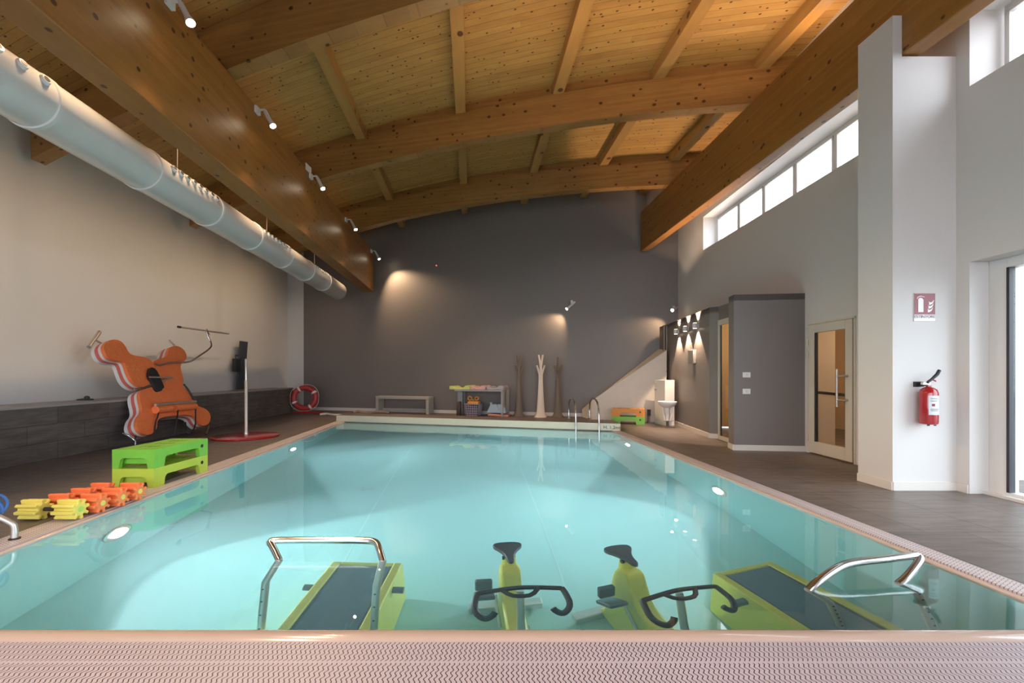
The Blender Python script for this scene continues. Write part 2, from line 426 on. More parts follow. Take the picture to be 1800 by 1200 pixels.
# seams of the liner on the pool floor
mb = MB()
for s0 in (-1.25, .84):
    mb.prism([(s0-.09*2.3, 2.3), (s0+.012-.09*2.3, 2.3), (s0+.012-.09*9.9, 9.9), (s0-.09*9.9, 9.9)], DEEP+.0005, DEEP+.002)
mb.build('trim_9', M['seam'], kind='structure')
# water body
w = [(b[0][0]-.006, b[0][1]-.006), (b[1][0]+.006, b[1][1]-.006), (b[2][0]+.006, b[2][1]+.006), (b[3][0]-.006, b[3][1]+.006)]
mb = MB(); mb.prism(w, DEEP-.006, WATER)
o = mb.build('pool_water', M['water'], smooth=False)
tag(o, 'clear turquoise water filling the long rectangular pool', 'water', kind='stuff')
# copings and gratings
def strip(fn, o0, o1, y0, p1a, p1b, z0=-.05, z1=.002):
    mb.prism([(fn(y0, o0), y0), (fn(y0, o1), y0), p1b, p1a], z0, z1)
mb = MB(); strip(poolL, .045, LO, GE, farpt(poolL, .045), fLo); mb.build('trim_1', M['grate_side'], kind='structure', smooth=False)
mb = MB(); strip(poolR, .035, RO, GE, farpt(poolR, .035), fRo); mb.build('trim_2', M['grate_side'], kind='structure', smooth=False)
mb = MB(); strip(poolL, 0, .045, NEAR-.1, fL, farpt(poolL, .045), -.06, -.006); mb.build('trim_3', M['coping'], kind='structure', bevel=.012)
mb = MB(); strip(poolR, 0, .035, NEAR-.1, fR, farpt(poolR, .035), -.06, -.006); mb.build('trim_4', M['coping'], kind='structure', bevel=.012)
# near rim: rounded nosing, then the grating
mb = MB(); prof = [(NEAR, -.07), (NEAR, -.022), (NEAR-.012, -.008), (NEAR-.035, .001), (NEAR-.075, .004), (NEAR-.11, 0), (GR, -.006), (GR, -.07)]
x0, x1 = poolL(NEAR, 0), poolR(NEAR, 0)
mb.extr([(x0, y, z) for y, z in prof], (x1-x0, 0, 0)); mb.build('trim_5', M['coping'], kind='structure')
mb = MB(); mb.prism([(x0, GE), (x1, GE), (x1, GR), (x0, GR)], -.05, -.002); mb.build('trim_6', M['grate'], kind='structure', smooth=False)
# raised curb behind the pool
CH = .155; CD = .8
mb = MB(); mb.cur = 0
a = (fLo[0], curbY(fLo[0])); c = (fRo[0], curbY(fRo[0]))
mb.prism([a, c, (c[0], c[1]+.03), (a[0], a[1]+.03)], -.045, CH)
mb.cur = 1; mb.prism([(a[0], a[1]+.03), (c[0], c[1]+.03), (c[0], c[1]+CD), (a[0], a[1]+CD)], 0, CH-.001)
curb = mb.build('floor_curb', [M['curb'], M['deck']], kind='structure', smooth=False)
curb['label'] = 'low cream curb with a depth mark closing the far end of the pool'
tx = 2.205; text('depth_marking', 'H. 1,2mt', .105, M['ink'], (tx, curbY(tx)-.004, .068), (PI/2, 0, math.atan(-.293)), curb)

# ------------------------------------------------------------------ walls
def wall(name, fn, y0, y1, th, z0, z1, holes, m, n=1):
    """wall following x = fn(y); holes are (ya, yb, za, zb)"""
    ys = sorted({y0, y1, *[h[0] for h in holes], *[h[1] for h in holes]}); zs = sorted({z0, z1, *[h[2] for h in holes], *[h[3] for h in holes]})
    mb = MB()
    for i in range(len(ys)-1):
        for j in range(len(zs)-1):
            yc, zc = (ys[i]+ys[i+1])/2, (zs[j]+zs[j+1])/2
            if any(h[0] < yc < h[1] and h[2] < zc < h[3] for h in holes): continue
            a, b = ys[i], ys[i+1]
            mb.prism([(fn(a), a), (fn(a)+th, a), (fn(b)+th, b), (fn(b), b)], zs[j], zs[j+1])
    return mb.build(name, m, kind='structure', smooth=False)
TOP = 7.0
SILL, HEAD = 4.25, 5.05
WY0, WY1 = 5.35, 11.04
DY0, DY1, DH = 6.30, 7.24, 2.03
wall('wall_right', wallR, Ymin, 12.75, .42, 0, TOP,
     [(WY0, WY1, SILL, HEAD), (0.2, 4.75, SILL, HEAD), (.6, 4.75, 0, 2.42), (DY0, DY1, 0, DH), (7.33, 12.6, 0, 2.5)], M['white'])
wall('wall_left', wallL, Ymin, 16.4, -.3, 0, TOP, [], M['white'])
def gable(name, xs, th, m):
    mb = MB()
    for x0, x1, mi in xs:
        mb.cur = mi; mb.prism([(x0, wallB(x0)), (x1, wallB(x1)), (x1, wallB(x1)+th), (x0, wallB(x0)+th)], 0, TOP)
    return mb.build(name, m, kind='structure', smooth=False)
gable('wall_back', [(-8.2, -7.30, 0), (-7.30, 4.75, 1)], .3, [M['white'], M['grey']])
# wall behind the camera: parapet, piers and unseen glazing added for fill daylight
mb = MB(); mb.box((-1.2, -3.1, .2), (13.5, .2, .4)); mb.box((-1.2, -3.1, 5.3), (13.5, .2, 3.4))
for x in (-7.4, -5.7, -3.4, -1.0, 1.4, 3.7, 5.2): mb.box((x, -3.1, 2.0), (.25 if abs(x+1.1) < 6 else 1.0, .2, 3.2))
mb.build('wall_near', M['white'], kind='structure', smooth=False)
mb = MB(); mb.box((-1.0, -3.1, 2.0), (10.0, .01, 3.2)); mb.build('window_rear_fill', M['glass'], kind='structure')
# tiled ledge along the left wall
mb = MB(); LZ = .80; YE = 14.9
mb.prism([(ledge(Ymin), Ymin), (ledge(YE), YE), (wallL(YE), YE), (wallL(Ymin), Ymin)], 0, LZ-.03)
mb.build('wall_ledge', M['ledge'], kind='structure', smooth=False)
mb = MB(); mb.prism([(ledge(Ymin)+.01, Ymin), (ledge(YE)+.01, YE+.01), (wallL(YE), YE+.01), (wallL(Ymin), Ymin)], LZ-.03, LZ)
mb.build('trim_7', M['ledgetop'], kind='structure', smooth=False)
# pier carrying the right beam (its upper tongue stands beside the beam)
mb = MB(); PX0, PX1 = 4.09, wallR(5.0)+.05
mb.prism([(PX0, 4.89), (PX1, 4.89), (PX1, 5.34), (PX0-.03, 5.34)], 0, 4.66)
mb.prism([(PX0, 4.89), (PX0+.10, 4.89), (PX0+.07, 5.34), (PX0-.03, 5.34)], 4.66, 5.10)
mb.build('wall_pier', M['white'], kind='structure', smooth=False)
# grey partition block on the right
PZ = 2.55
A0, A1, B1, C1 = (4.09, 12.6), (4.04, 11.36), (3.86, 8.90), (3.99, 8.78)
mb = MB(); mb.prism([A0, A1, B1, C1, (4.0, 8.80), (4.20, 11.3), (4.25, 12.6)], 0, PZ)
E1, F1, G1 = (3.675, 7.72), (3.64, 7.47), (wallR(7.33), 7.33)
mb.prism([E1, F1, G1, (wallR(7.45), 7.46), (3.78, 7.58), (3.78, 7.72)], 0, PZ)
mb.prism([C1, (3.93, 7.6), (4.05, 7.6), (4.12, 8.86)], 2.28, PZ)   # lintel over the glass slot
mb.prism([A0, A1, B1, C1, (3.93, 7.72), E1, F1, G1, (7.6, 7.33), (7.6, 12.6)], PZ-.1, PZ)  # flat top
mb.build('wall_partition', M['grey'], kind='structure', smooth=False)
# white stair flank
mb = MB(); p = [(1.42*0+2.16, 12.2, 0), (3.98, 11.72, 0), (3.98, 11.72, 1.86), (2.16, 12.2, .55)]
q = [(2.05, 13.3, 0), (4.1, 12.7, 0), (4.1, 12.7, 1.95), (2.05, 13.3, .22)]
mb.hexa(p, q); mb.build('wall_stair', pbr('stair_paint', (.74, .66, .57), .6), kind='structure', smooth=False)
# room behind the partition and the glass door
mb = MB(); mb.box((7.5, 8.9, 1.25), (.1, 7.6, 2.5)); mb.box((6.3, 5.55, 1.25), (3.0, .1, 2.5)); mb.box((5.9, 10.6, 1.25), (3.4, .1, 2.44))
mb.box((6.3, 6.5, 2.45), (2.5, 1.9, .08))
mb.build('wall_inner', M['warmroom'], kind='structure', smooth=False)
mb = MB(); mb.box((7.4, 5.42, 1.6), (4.2, .12, 3.2)); mb.build('wall_outer', M['white'], kind='structure', smooth=False)
light('inner_room_light', 'POINT', (6.2, 6.8, 2.1), 45, (1, .72, .42), rad=.15)
light('inner_hall_light', 'POINT', (5.2, 9.2, 2.1), 40, (1, .74, .46), rad=.15)

# ------------------------------------------------------------------ baseboards
mb = MB()
for xa, xb in ((-7.55, 2.05),):
    mb.prism([(xa, wallB(xa)-.015), (xb, wallB(xb)-.015), (xb, wallB(xb)), (xa, wallB(xa))], 0, .10)
mb.build('baseboard_back', M['skirt'], kind='structure', smooth=False)
mb = MB()
def skirt(pts, h=.09, t=.014):
    for (x0, y0), (x1, y1) in zip(pts, pts[1:]):
        d = Vector((x1-x0, y1-y0)).normalized(); n = Vector((d.y, -d.x))*t
        if n.x > 0 or (abs(n.x) < 1e-3 and n.y > 0): n = -n
        if n.y > 0 and abs(n.y) > abs(n.x): n = -n
        mb.prism([(x0+n.x, y0+n.y), (x1+n.x, y1+n.y), (x1, y1), (x0, y0)], 0, h)
skirt([A1, B1, C1]); skirt([E1, F1, G1]); skirt([(PX0-.03, 5.34), (PX0, 4.89), (wallR(4.89), 4.89)]); skirt([(wallR(4.89), 4.89), (wallR(4.76), 4.76)])
mb.build('baseboard_right', M['skirt'], kind='structure', smooth=False)
mb = MB(); skirt([(2.16, 12.2), (3.98, 11.72)], .05, .01); mb.build('baseboard_stair', M['skirt'], kind='structure', smooth=False)

# ------------------------------------------------------------------ roof: beams, arches, joists, boards
def bar_u(s0, s1, k, y0, y1, z0, z1):
    return [(s0+k*y0, y0, z0), (s1+k*y0, y0, z0), (s1+k*y1, y1, z0), (s0+k*y1, y1, z0)], [(s0+k*y0, y0, z1), (s1+k*y0, y0, z1), (s1+k*y1, y1, z1), (s0+k*y1, y1, z1)]
yl = 15.12
mb = MB(); mb.hexa(*bar_u(-3.56, -3.23, -.09, Ymin, yl, 3.97, 5.27)); o = mb.build('beam', M['beam'], kind='structure', bevel=.012)
o['label'] = 'deep glulam timber beam on the left carrying the row of spotlights'
mb = MB(); mb.hexa(*bar_u(4.56, 4.76, -.075, Ymin, 12.75, 4.68, 5.78)); o = mb.build('beam', M['beam'], kind='structure', bevel=.01)
o['label'] = 'glulam timber beam on the right resting in the white pier'
AH = .58; AT = .22
for c0 in (-1.25, 2.05, 5.15, 8.55, 11.75):
    mb = MB(); n = 40; bot = []; top = []
    for i in range(n+1):
        X = -7.3 + 12.3*i/n
        y = c0-.24*X
        s = X+.09*y; z = archh(s)
        bot.append((X, y, z)); top.append((X, y, z+AH))
    vs = []; 
    for i in range(n+1):
        X, y, z = bot[i]; vs += [(X, y, z), (X, y+AT, z), (X, y+AT, z+AH), (X, y, z+AH)]
    fs = []
    for i in range(n):
        a = 4*i; b_ = a+4
        fs += [(a, a+1, b_+1, b_), (a+1, a+2, b_+2, b_+1), (a+2, a+3, b_+3, b_+2), (a+3, a, b_, b_+3)]
    fs += [(0, 3, 2, 1), (4*n, 4*n+1, 4*n+2, 4*n+3)]
    mb.add(vs, fs); mb.build('beam_arch', M['arch'], kind='structure', angle=30)
    mb = MB(); vs = []
    for X, y, z in bot: vs += [(X, y+.12, z+AH), (X, y+.16, z+AH), (X, y+.16, z+AH+.215), (X, y+.12, z+AH+.215)]
    mb.add(vs, fs); mb.build('beam_blocking', M['arch'], kind='structure', angle=30)
for s0 in (-6.4, -4.35, -2.25, -.2, 1.6, 3.27, 4.85):
    mb = MB(); z = archh(s0)+AH
    y1 = min(wallB(s0-.09*14)+.1, 16.3)
    y1 = wallB(s0-.09*wallB(s0))
    mb.hexa(*bar_u(s0-.095, s0+.095, -.09, Ymin, y1, z-.01, z+.22)); mb.build('beam_joist', M['joist'], kind='structure')
mb = MB(); ns = 48; ny = 2; vs = []; fs = []
for i in range(ns+1):
    s = -8.2 + 14.6*i/ns; z = archh(s)+AH+.21
    for yy in (Ymin-.2, 16.9): vs += [(s-.09*yy, yy, z), (s-.09*yy, yy, z+.1)]
for i in range(ns):
    a = 4*i; b_ = a+4
    fs += [(a, a+2, b_+2, b_), (a+1, b_+1, b_+3, a+3), (a, b_, b_+1, a+1), (a+2, a+3, b_+3, b_+2)]
fs += [(0, 1, 3, 2), (4*ns, 4*ns+2, 4*ns+3, 4*ns+1)]
mb.add(vs, fs); o = mb.build('ceiling', M['planks'], kind='structure')
o['label'] = 'vaulted ceiling of knotty pine boards'

# ------------------------------------------------------------------ windows
def window(name, y0, y1, z0, z1, cuts, off=.33, label=None):
    root = bpy.data.objects.new(name, None); col.objects.link(root); root.location = (wallR(y0)+off, y0, z0); root['kind'] = 'structure'
    if label: root['label'] = label
    fn = lambda Y: wallR(Y)+off
    mb = MB(); fw = .055
    def seg(a, b, za, zb, d=.07, oo=0): mb.prism([(fn(a)+oo, a), (fn(a)+oo+d, a), (fn(b)+oo+d, b), (fn(b)+oo, b)], za, zb)
    seg(y0, y1, z0, z0+fw); seg(y0, y1, z1-fw, z1)
    for c in [y0+fw/2, *cuts, y1-fw/2]: seg(c-fw/2, c+fw/2, z0+fw, z1-fw)
    mb.build('window_frame', M['pvc'], root, smooth=False)
    ed = [y0, *cuts, y1]
    for a, b in zip(ed, ed[1:]):
        g = MB(); aa, bb = a+fw/2, b-fw/2
        for ya, yb, za, zb in ((aa, bb, z0+fw, z0+fw+.03), (aa, bb, z1-fw-.03, z1-fw), (aa, aa+.03, z0+fw, z1-fw), (bb-.03, bb, z0+fw, z1-fw)):
            g.prism([(fn(ya)-.012, ya), (fn(ya)+.04, ya), (fn(yb)+.04, yb), (fn(yb)-.012, yb)], za, zb)
        sash = g.build('sash', M['pvc'], root, smooth=False)
        g = MB(); g.prism([(fn(aa)+.02, aa+.03), (fn(aa)+.026, aa+.03), (fn(bb)+.026, bb-.03), (fn(bb)+.02, bb-.03)], z0+fw+.03, z1-fw-.03)
        g.build('pane', M['glass'], sash, smooth=False)
    return root
window('window_1', WY0, WY1-.03, SILL, HEAD, [6.15, 7.12, 8.08, 9.05, 10.0], label='strip of high windows along the right wall')
window('window_2', .2, 4.72, SILL, HEAD, [1.3, 2.4, 3.5], label='high window above the glazed door at the right edge')

# ------------------------------------------------------------------ doors
def dbox(mb, fn, ya, yb, za, zb, o0, o1): mb.prism([(fn(ya)+o0, ya), (fn(ya)+o1, ya), (fn(yb)+o1, yb), (fn(yb)+o0, yb)], za, zb)
root = bpy.data.objects.new('door_1', None); col.objects.link(root); root.location = (wallR(6.8), 6.8, 0); root['kind'] = 'structure'
root['label'] = 'cream framed glass door with a long steel pull handle'
mb = MB(); a, b_ = DY0+.02, DY1-.02
for q in ((a, a+.13, .02, DH-.01), (b_-.13, b_, .02, DH-.01), (a+.13, b_-.13, .02, .20), (a+.13, b_-.13, DH-.14, DH-.01)): dbox(mb, wallR, *q, -.02, .04)
leaf = mb.build('door_leaf', M['dframe'], root, bevel=.004)
mb = MB(); dbox(mb, wallR, a+.13, b_-.13, .20, DH-.14, .005, .015); mb.build('door_glass', M['amber_glass'], leaf, smooth=False)
mb = MB()
for q in ((a+.13, a+.145, .2, DH-.14), (b_-.165, b_-.13, .2, DH-.14)): dbox(mb, wallR, *q, -.012, .02)
mb.build('gasket', M['gasket'], leaf, smooth=False)
mb = MB(); hy = a+.19
mb.tube([(wallR(hy)-.09, hy, .78), (wallR(hy)-.09, hy, 1.32)], .016)
for z in (.88, 1.22): mb.tube([(wallR(hy)-.09, hy, z), (wallR(hy)-.075, a+.09, z), (wallR(hy)-.02, a+.07, z)], .013)
mb.build('door_handle', M['dullsteel'], root)
mb = MB(); mb.tube([(wallR(6.5)+.07, a+.1, .94), (wallR(6.5)+.07, b_-.1, .96)], .022); mb.build('push_bar', M['black'], root)
mb = MB()
for z in (.25, 1.55, 1.75): mb.tube([(wallR(b_)-.03, b_+.01, z-.05), (wallR(b_)-.03, b_+.01, z+.05)], .014)
mb.build('hinge', M['dframe'], root)
mb = MB(); dbox(mb, wallR, DY0-.03, DY0, 0, DH+.02, -.012, .06); dbox(mb, wallR, DY0-.03, DY1, DH-.005, DH+.02, -.012, .06)
mb.build('door_frame', M['dframe'], root, smooth=False)
# tall glass slot between partition and box
root = bpy.data.objects.new('window_4', None); col.objects.link(root); root.location = (C1[0], C1[1], 0); root['kind'] = 'structure'
root['label'] = 'tall narrow glass light beside the grey box wall'
def slot(Y): return C1[0]+(.06)*(Y-C1[1])/1.18+.01
mb = MB()
for q in ((8.705, 8.775, 0, 2.28), (7.6, 8.705, 2.18, 2.28), (7.6, 8.705, 0, .07)): dbox(mb, slot, *q, -.03, .015)
f_ = mb.build('window_frame', M['dframe'], root, smooth=False)
mb = MB(); dbox(mb, slot, 8.69, 8.705, .07, 2.18, -.01, .012); mb.build('gasket', M['gasket'], root, smooth=False)
mb = MB(); dbox(mb, slot, 7.6, 8.675, .07, 2.18, .005, .012); mb.build('pane', M['amber_glass'], f_, smooth=False)
# glazed sliding door at the right edge
root = bpy.data.objects.new('door_2', None); col.objects.link(root); root.location = (wallR(2.6)+.3, 2.6, 0); root['kind'] = 'structure'
root['label'] = 'white framed glazed door in the recess at the right edge'
off = lambda Y: wallR(Y)+.20
mb = MB()
for q in ((4.575, 4.75, 0, 2.42), (.6, 4.575, 2.32, 2.42), (.6, 4.575, 0, .06), (.6, .72, .06, 2.32)): dbox(mb, off, *q, 0, .12)
fr_ = mb.build('door_frame', M['pvc'], root, bevel=.004)
mb = MB()
for q in ((2.55, 2.66, .07, 2.28), (.72, .82, .07, 2.28)): dbox(mb, off, *q, -.01, .06)
mb.build('door_leaf', M['pvc'], root, smooth=False)
mb = MB(); dbox(mb, off, 4.548, 4.575, .06, 2.32, -.01, .05); mb.build('gasket', M['gasket'], root, smooth=False)
mb = MB(); dbox(mb, off, .7, 4.535, .06, 2.32, .02, .03); mb.build('pane', M['frost'], root, smooth=False)
mb = MB(); dbox(mb, off, .6, 4.75, 0, .03, -.06, 0); mb.build('threshold', M['pvc'], root, smooth=False)
# ground and pale facade outside the openings
mb = MB(); mb.box((30, 4, -.2), (49, 60, .1)); mb.build('ground', pbr('paving', (.5, .49, .47), .8), kind='structure')
mb = MB(); mb.box((0, -30, -.2), (80, 50, .1)); mb.build('ground', pbr('paving_front', (.5, .49, .47), .8), kind='structure')

# ------------------------------------------------------------------ air duct
def ductc(Y): return Vector((-4.13-.09*Y, Y, EYE+2.57))
root = thing('air_duct', 'long round white ventilation duct hanging beside the left timber beam', 'air duct', ductc(6))
DR = .26
mb = MB(); ys = [-2.5, 4.3, 5.72, 7.1, 8.45, 9.9, 11.2, 12.6, 14.3]
pth = []; rr = []
pth = [ductc(-2.5), ductc(14.15), ductc(14.22), ductc(14.26)]
mb.tube([ductc(-2.5), ductc(14.12), ductc(14.20), ductc(14.24)], [DR, DR, DR-.03, DR-.09], 40)
mb.build('duct_pipe', M['duct'], root)
for y in (4.28, 5.7, 7.1, 8.45, 9.9, 11.25, 12.6):
    mb = MB(); mb.tube([ductc(y-.03), ductc(y-.02), ductc(y+.02), ductc(y+.03)], [DR+.001, DR+.012, DR+.012, DR+.001], 40); mb.build('joint_ring', M['duct'], root)
def nozzle(y, ang=24):
    a = math.radians(ang); n = Vector((math.cos(a), 0, math.sin(a))); c = ductc(y)+n*DR
    mb = MB(); mb.tube([c-n*.02, c+n*.012, c+n*.03], [.045, .045, .038], 14)
    o = mb.build('nozzle', M['duct'], root)
    mb = MB(); mb.tube([c+n*.0305, c+n*.033], [.026, .026], 12); mb.build('nozzle_opening', M['gasket'], o)
for y0, y1, k in ((3.3, 4.15, 5), (5.95, 6.95, 8), (8.6, 9.75, 8), (11.4, 12.4, 8)):
    for i in range(k): nozzle(y0+(y1-y0)*i/(k-1))
for y in (3.4, 6.4, 9.2, 12.0):
    c = ductc(y); mb = MB(); mb.tube([c+Vector((0, 0, DR)), (c.x, c.y, archh(c.x+.09*y)+AH)], .006, 6); mb.build('suspension_wire', M['dullsteel'], root)

# ------------------------------------------------------------------ spotlights along the left beam
def spotlamp(base, head, label, group, glow='lampglow', arm=True, power=SPOT_W, aim=None):
    base = Vector(base); head = Vector(head)
    root = thing('spotlight', label, 'spotlight', base, group)
    mb = MB(); mb.box(base, (.05, .12, .10)); mb.build('mounting_plate', M['pvc'], root, bevel=.004)
    d = (head-base); knee = base+Vector((.11, 0, .01)); dn = (head-knee).normalized()
    mb = MB(); mb.tube([base, knee], .016, 10); mb.tube([knee, knee+dn*.05], .02, 10); mb.build('arm', M['pvc'], root)
    mb = MB(); mb.tube([knee+dn*.03, head-dn*.10, head-dn*.02, head], [.028, .032, .045, .047], 18); h = mb.build('lamp_head', M['pvc'], root)
    mb = MB(); mb.tube([head+dn*.001, head+dn*.006], .038, 18); mb.build('lamp_face', M[glow], h)
    light('warm_spot_beam', 'SPOT', head+dn*.02, power, WARM, aim=(head+dn) if aim is None else aim, cone=100, blend=.6, rad=.035)
    return root
SPOTS = [(4.85, 'nearest the camera, at the top left'), (6.84, 'second from the camera on the left beam'), (9.13, 'beside the small white tag on the left beam'),
         (11.7, 'next to last toward the far wall on the left beam'), (14.68, 'at the far end of the left beam')]
for y, d in SPOTS:
    b_ = (-3.215-.09*y, y, 5.21)
    h = Vector(b_)+Vector((.27, -.06, -.27))
    spotlamp(b_, h, 'small white spotlight '+d, 'spotlights along the left beam', aim=h+Vector((.55, -.12, -1.0)))
# more of the same row behind the camera
for y in (.2, 2.5):
    light('warm_spot_beam', 'SPOT', (-2.95-.09*y, y, 4.95), SPOT_W, WARM, aim=(-2.4-.09*y, y-.1, 4), cone=100, blend=.6)
for y in (.6, 2.5, 4.4, 6.3, 8.2, 10.1, 12.0, 13.8):  # unseen row added behind the beam, without fixtures, to warm duct and wall
    light('warm_spot_beam', 'SPOT', (-3.66-.09*y, y, 4.75), 80, WARM, aim=(-4.35-.09*y, y, 3.9), cone=118, blend=.8)
mb = MB(); mb.box((-3.215-.09*9.0, 9.0, 5.31), (.012, .24, .13)); one(mb, 'beam_tag', M['signwhite'], 'tiny white rectangular tag on the top edge of the left beam', 'tag')
# two lamps on the far wall
p = at(1005, 531, 0.001); X = 1.75; b_ = Vector((X, wallB(X)-.03, 3.36)); h = b_+Vector((-.16, -.14, -.22))
spotlamp(b_, h, 'white double ended spotlight alone on the grey far wall', 'spotlights on the far wall', 'softglow', power=90, aim=h+Vector((-.5, .12, -.6)))
b_ = Vector((4.46, wallB(4.46)-.06, 3.08)); h = b_+Vector((-.10, -.22, -.10))
spotlamp(b_, h, 'glowing spotlight in the far right corner above the stair flank', 'spotlights on the far wall', power=110, aim=h+Vector((-.7, .15, -.8)))
mb = MB(); X = -2.42; mb.lathe([(.01, -.005), (.022, 0), (.012, .008)], (X, wallB(X)-.008, 4.72), R=Matrix.Rotation(PI/2, 3, 'X')); one(mb, 'alarm_light', M['alarm'], 'tiny red indicator light high on the grey far wall', 'indicator light')

# ------------------------------------------------------------------ up and down wall lamps
def gx(Y): return 3.284+.0647*Y
for y, d in ((10.9, 'farthest'), (10.2, 'middle'), (9.55, 'nearest')):
    c = Vector((gx(y)-.065, y, 2.26))
    root = thing('wall_lamp', 'white up and down wall lamp on the grey wall, %s of the three' % d, 'wall lamp', c, 'up and down lamps on the grey wall')
    mb = MB(); mb.box(c+Vector((.057, 0, 0)), (.02, .09, .09)); mb.build('mounting_plate', M['pvc'], root)
    mb = MB(); mb.lathe([(.042, -.055), (.05, -.05), (.05, .05), (.042, .055)], c, 20); mb.build('lamp_body', M['pvc'], root)
    for sg in (-1, 1):
        mb = MB(); mb.lathe([(.036, .056*sg), (.036, .058*sg)], c, 16); mb.build('lamp_face', M['softglow'], root)
        light('wall_lamp_beam', 'SPOT', c+Vector((0, 0, .065*sg)), 150, (1, .72, .5), aim=c+Vector((.12, 0, sg)), cone=82, blend=.25, rad=.01)
mb = MB(); y = 9.82; mb.box((gx(y)-.035, y, 1.62), (.07, .28, .29)); one(mb, 'wall_box', pbr('grey_box', (.27, .25, .24), .5), 'pale square box on the grey wall below the three lamps', 'wall box', bevel=.008)
fgx = lambda Y: 0
for z, d in ((1.235, 'upper'), (.965, 'lower')):
    c = Vector((3.835, 7.442, z)); root = thing('switch_plate', d+' white switch plate on the grey box wall', 'switch', c, 'switch plates')
    mb = MB(); mb.box(c, (.125, .012, .085)); mb.build('plate', M['signwhite'], root, bevel=.002)
    mb = MB(); mb.box(c+Vector((0, -.008, 0)), (.035, .006, .05)); mb.build('switch', M['pvc'], root)

# ------------------------------------------------------------------ extinguisher and its sign
c = Vector((4.385, 4.79, .72))
root = thing('fire_extinguisher', 'red fire extinguisher hung on the white pier below its sign', 'fire extinguisher', c)
mb = MB(); mb.lathe([(.06, 0), (.076, .008), (.08, .03), (.08, .33), (.07, .365), (.045, .385), (.022, .395), (.022, .41)], c, 32); body = mb.build('cylinder', M['red'], root)
mb = MB(); R_ = .0808
va = []
for i in range(13):
    a = math.radians(-132+84*i/12); va.append((c.x+R_*math.cos(a), c.y+R_*math.sin(a)))
n = len(va); mb.add([(x, y, c.z+.105) for x, y in va]+[(x, y, c.z+.305) for x, y in va]+[(c.x+(x-c.x)*.99, c.y+(y-c.y)*.99, c.z+.105) for x, y in va]+[(c.x+(x-c.x)*.99, c.y+(y-c.y)*.99, c.z+.305) for x, y in va],
    [(i, i+1, n+i+1, n+i) for i in range(n-1)]); mb.build('paper_label', pbr('label_paper', (.62, .66, .70), .4), body)
for zz, w_ in ((.27, .6), (.245, .5), (.16, .7), (.145, .6)):
    mb = MB(); pts = [(c.x+R_*1.008*math.cos(math.radians(-122+84*w_*i/6)), c.y+R_*1.008*math.sin(math.radians(-122+84*w_*i/6))) for i in range(7)]
    mb.add([(x, y, c.z+zz) for x, y in pts]+[(x, y, c.z+zz+.008) for x, y in pts], [(i, i+1, 8+i, 7+i) for i in range(6)])
    mb.build('printed_line', M['greyink'], body)
mb = MB()
pts = [(c.x+R_*1.008*math.cos(math.radians(-115+4*i)), c.y+R_*1.008*math.sin(math.radians(-115+4*i))) for i in range(6)]
mb.add([(x, y, c.z+.195) for x, y in pts]+[(x, y, c.z+.22) for x, y in pts], [(i, i+1, 7+i, 6+i) for i in range(5)]); mb.build('printed_mark', M['signred'], body)
mb = MB(); mb.lathe([(.02, .405), (.02, .45), (.012, .455)], c, 16); mb.box(c+Vector((-.045, -.0, .43)), (.05, .03, .025)); mb.build('valve', M['dullsteel'], root)
mb = MB(); p0 = c+Vector((-.03, -.02, .44)); mb.tube([p0, p0+Vector((.05, 0, .04)), p0+Vector((.10, 0, .085)), p0+Vector((.125, 0, .13))], [.012, .014, .017, .016], 10)
mb.build('discharge_lever', M['black'], root)
mb = MB(); mb.tube([c+Vector((-.01, 0, .455)), c+Vector((.03, 0, .475)), c+Vector((.075, 0, .455))], .008, 8); mb.build('carry_handle', M['ring'], root)
mb = MB(); mb.box((c.x-.03, 4.875, c.z+.42), (.09, .03, .055)); mb.box((c.x-.03, 4.84, c.z+.42), (.03, .07, .04)); mb.build('wall_bracket', M['black'], root)
mb = MB(); 
for dx in (-.03, .04): mb = MB(); mb.lathe([(.012, -.012), (.012, .004)], c+Vector((dx, -.03, 0)), 10); mb.build('foot', M['black'], root)
sc_ = Vector((4.425, 4.883, 1.965))
root = thing('extinguisher_sign', 'small red and white sign with an extinguisher and flames on the pier', 'sign', sc_)
mb = MB(); mb.box(sc_, (.225, .004, .30)); bd = mb.build('sign_board', M['signwhite'], root)
mb = MB(); mb.box(sc_+Vector((0, -.003, .035)), (.222, .003, .226)); mb.build('red_field', M['signred'], root)
mb = MB(); q = sc_+Vector((-.045, -.006, 0)); mb.box(q+Vector((0, 0, .015)), (.056, .003, .135)); mb.extr([q+Vector(v) for v in ((-.028, 0, .083), (.028, 0, .083), (.012, 0, .10), (-.012, 0, .10))], (0, .003, 0))
mb.tube([q+Vector((-.042, 0, .088)), q+Vector((-.03, 0, .11)), q+Vector((0, 0, .118)), q+Vector((.036, 0, .108))], .006, 6); mb.build('extinguisher_symbol', M['signwhite'], root)
mb = MB()
for k in range(3):
    z0_ = -.055+.04*k; x0_ = .03+.006*k; P_ = []
    top_ = [(0, 0), (.02, .002), (.04, .016), (.052, .04), (.055, .062), (.043, .042), (.03, .032), (.012, .03), (0, .04), (.004, .018)]
    mb.extr([sc_+Vector((x0_+a, -.006, z0_+b_*.9)) for a, b_ in top_], (0, .003, 0))
mb.build('flame_symbol', M['signwhite'], root)
text('lettering', 'ESTINTORE', .044, M['greyink'], sc_+Vector((0, -.004, -.102)), (PI/2, 0, 0), root)

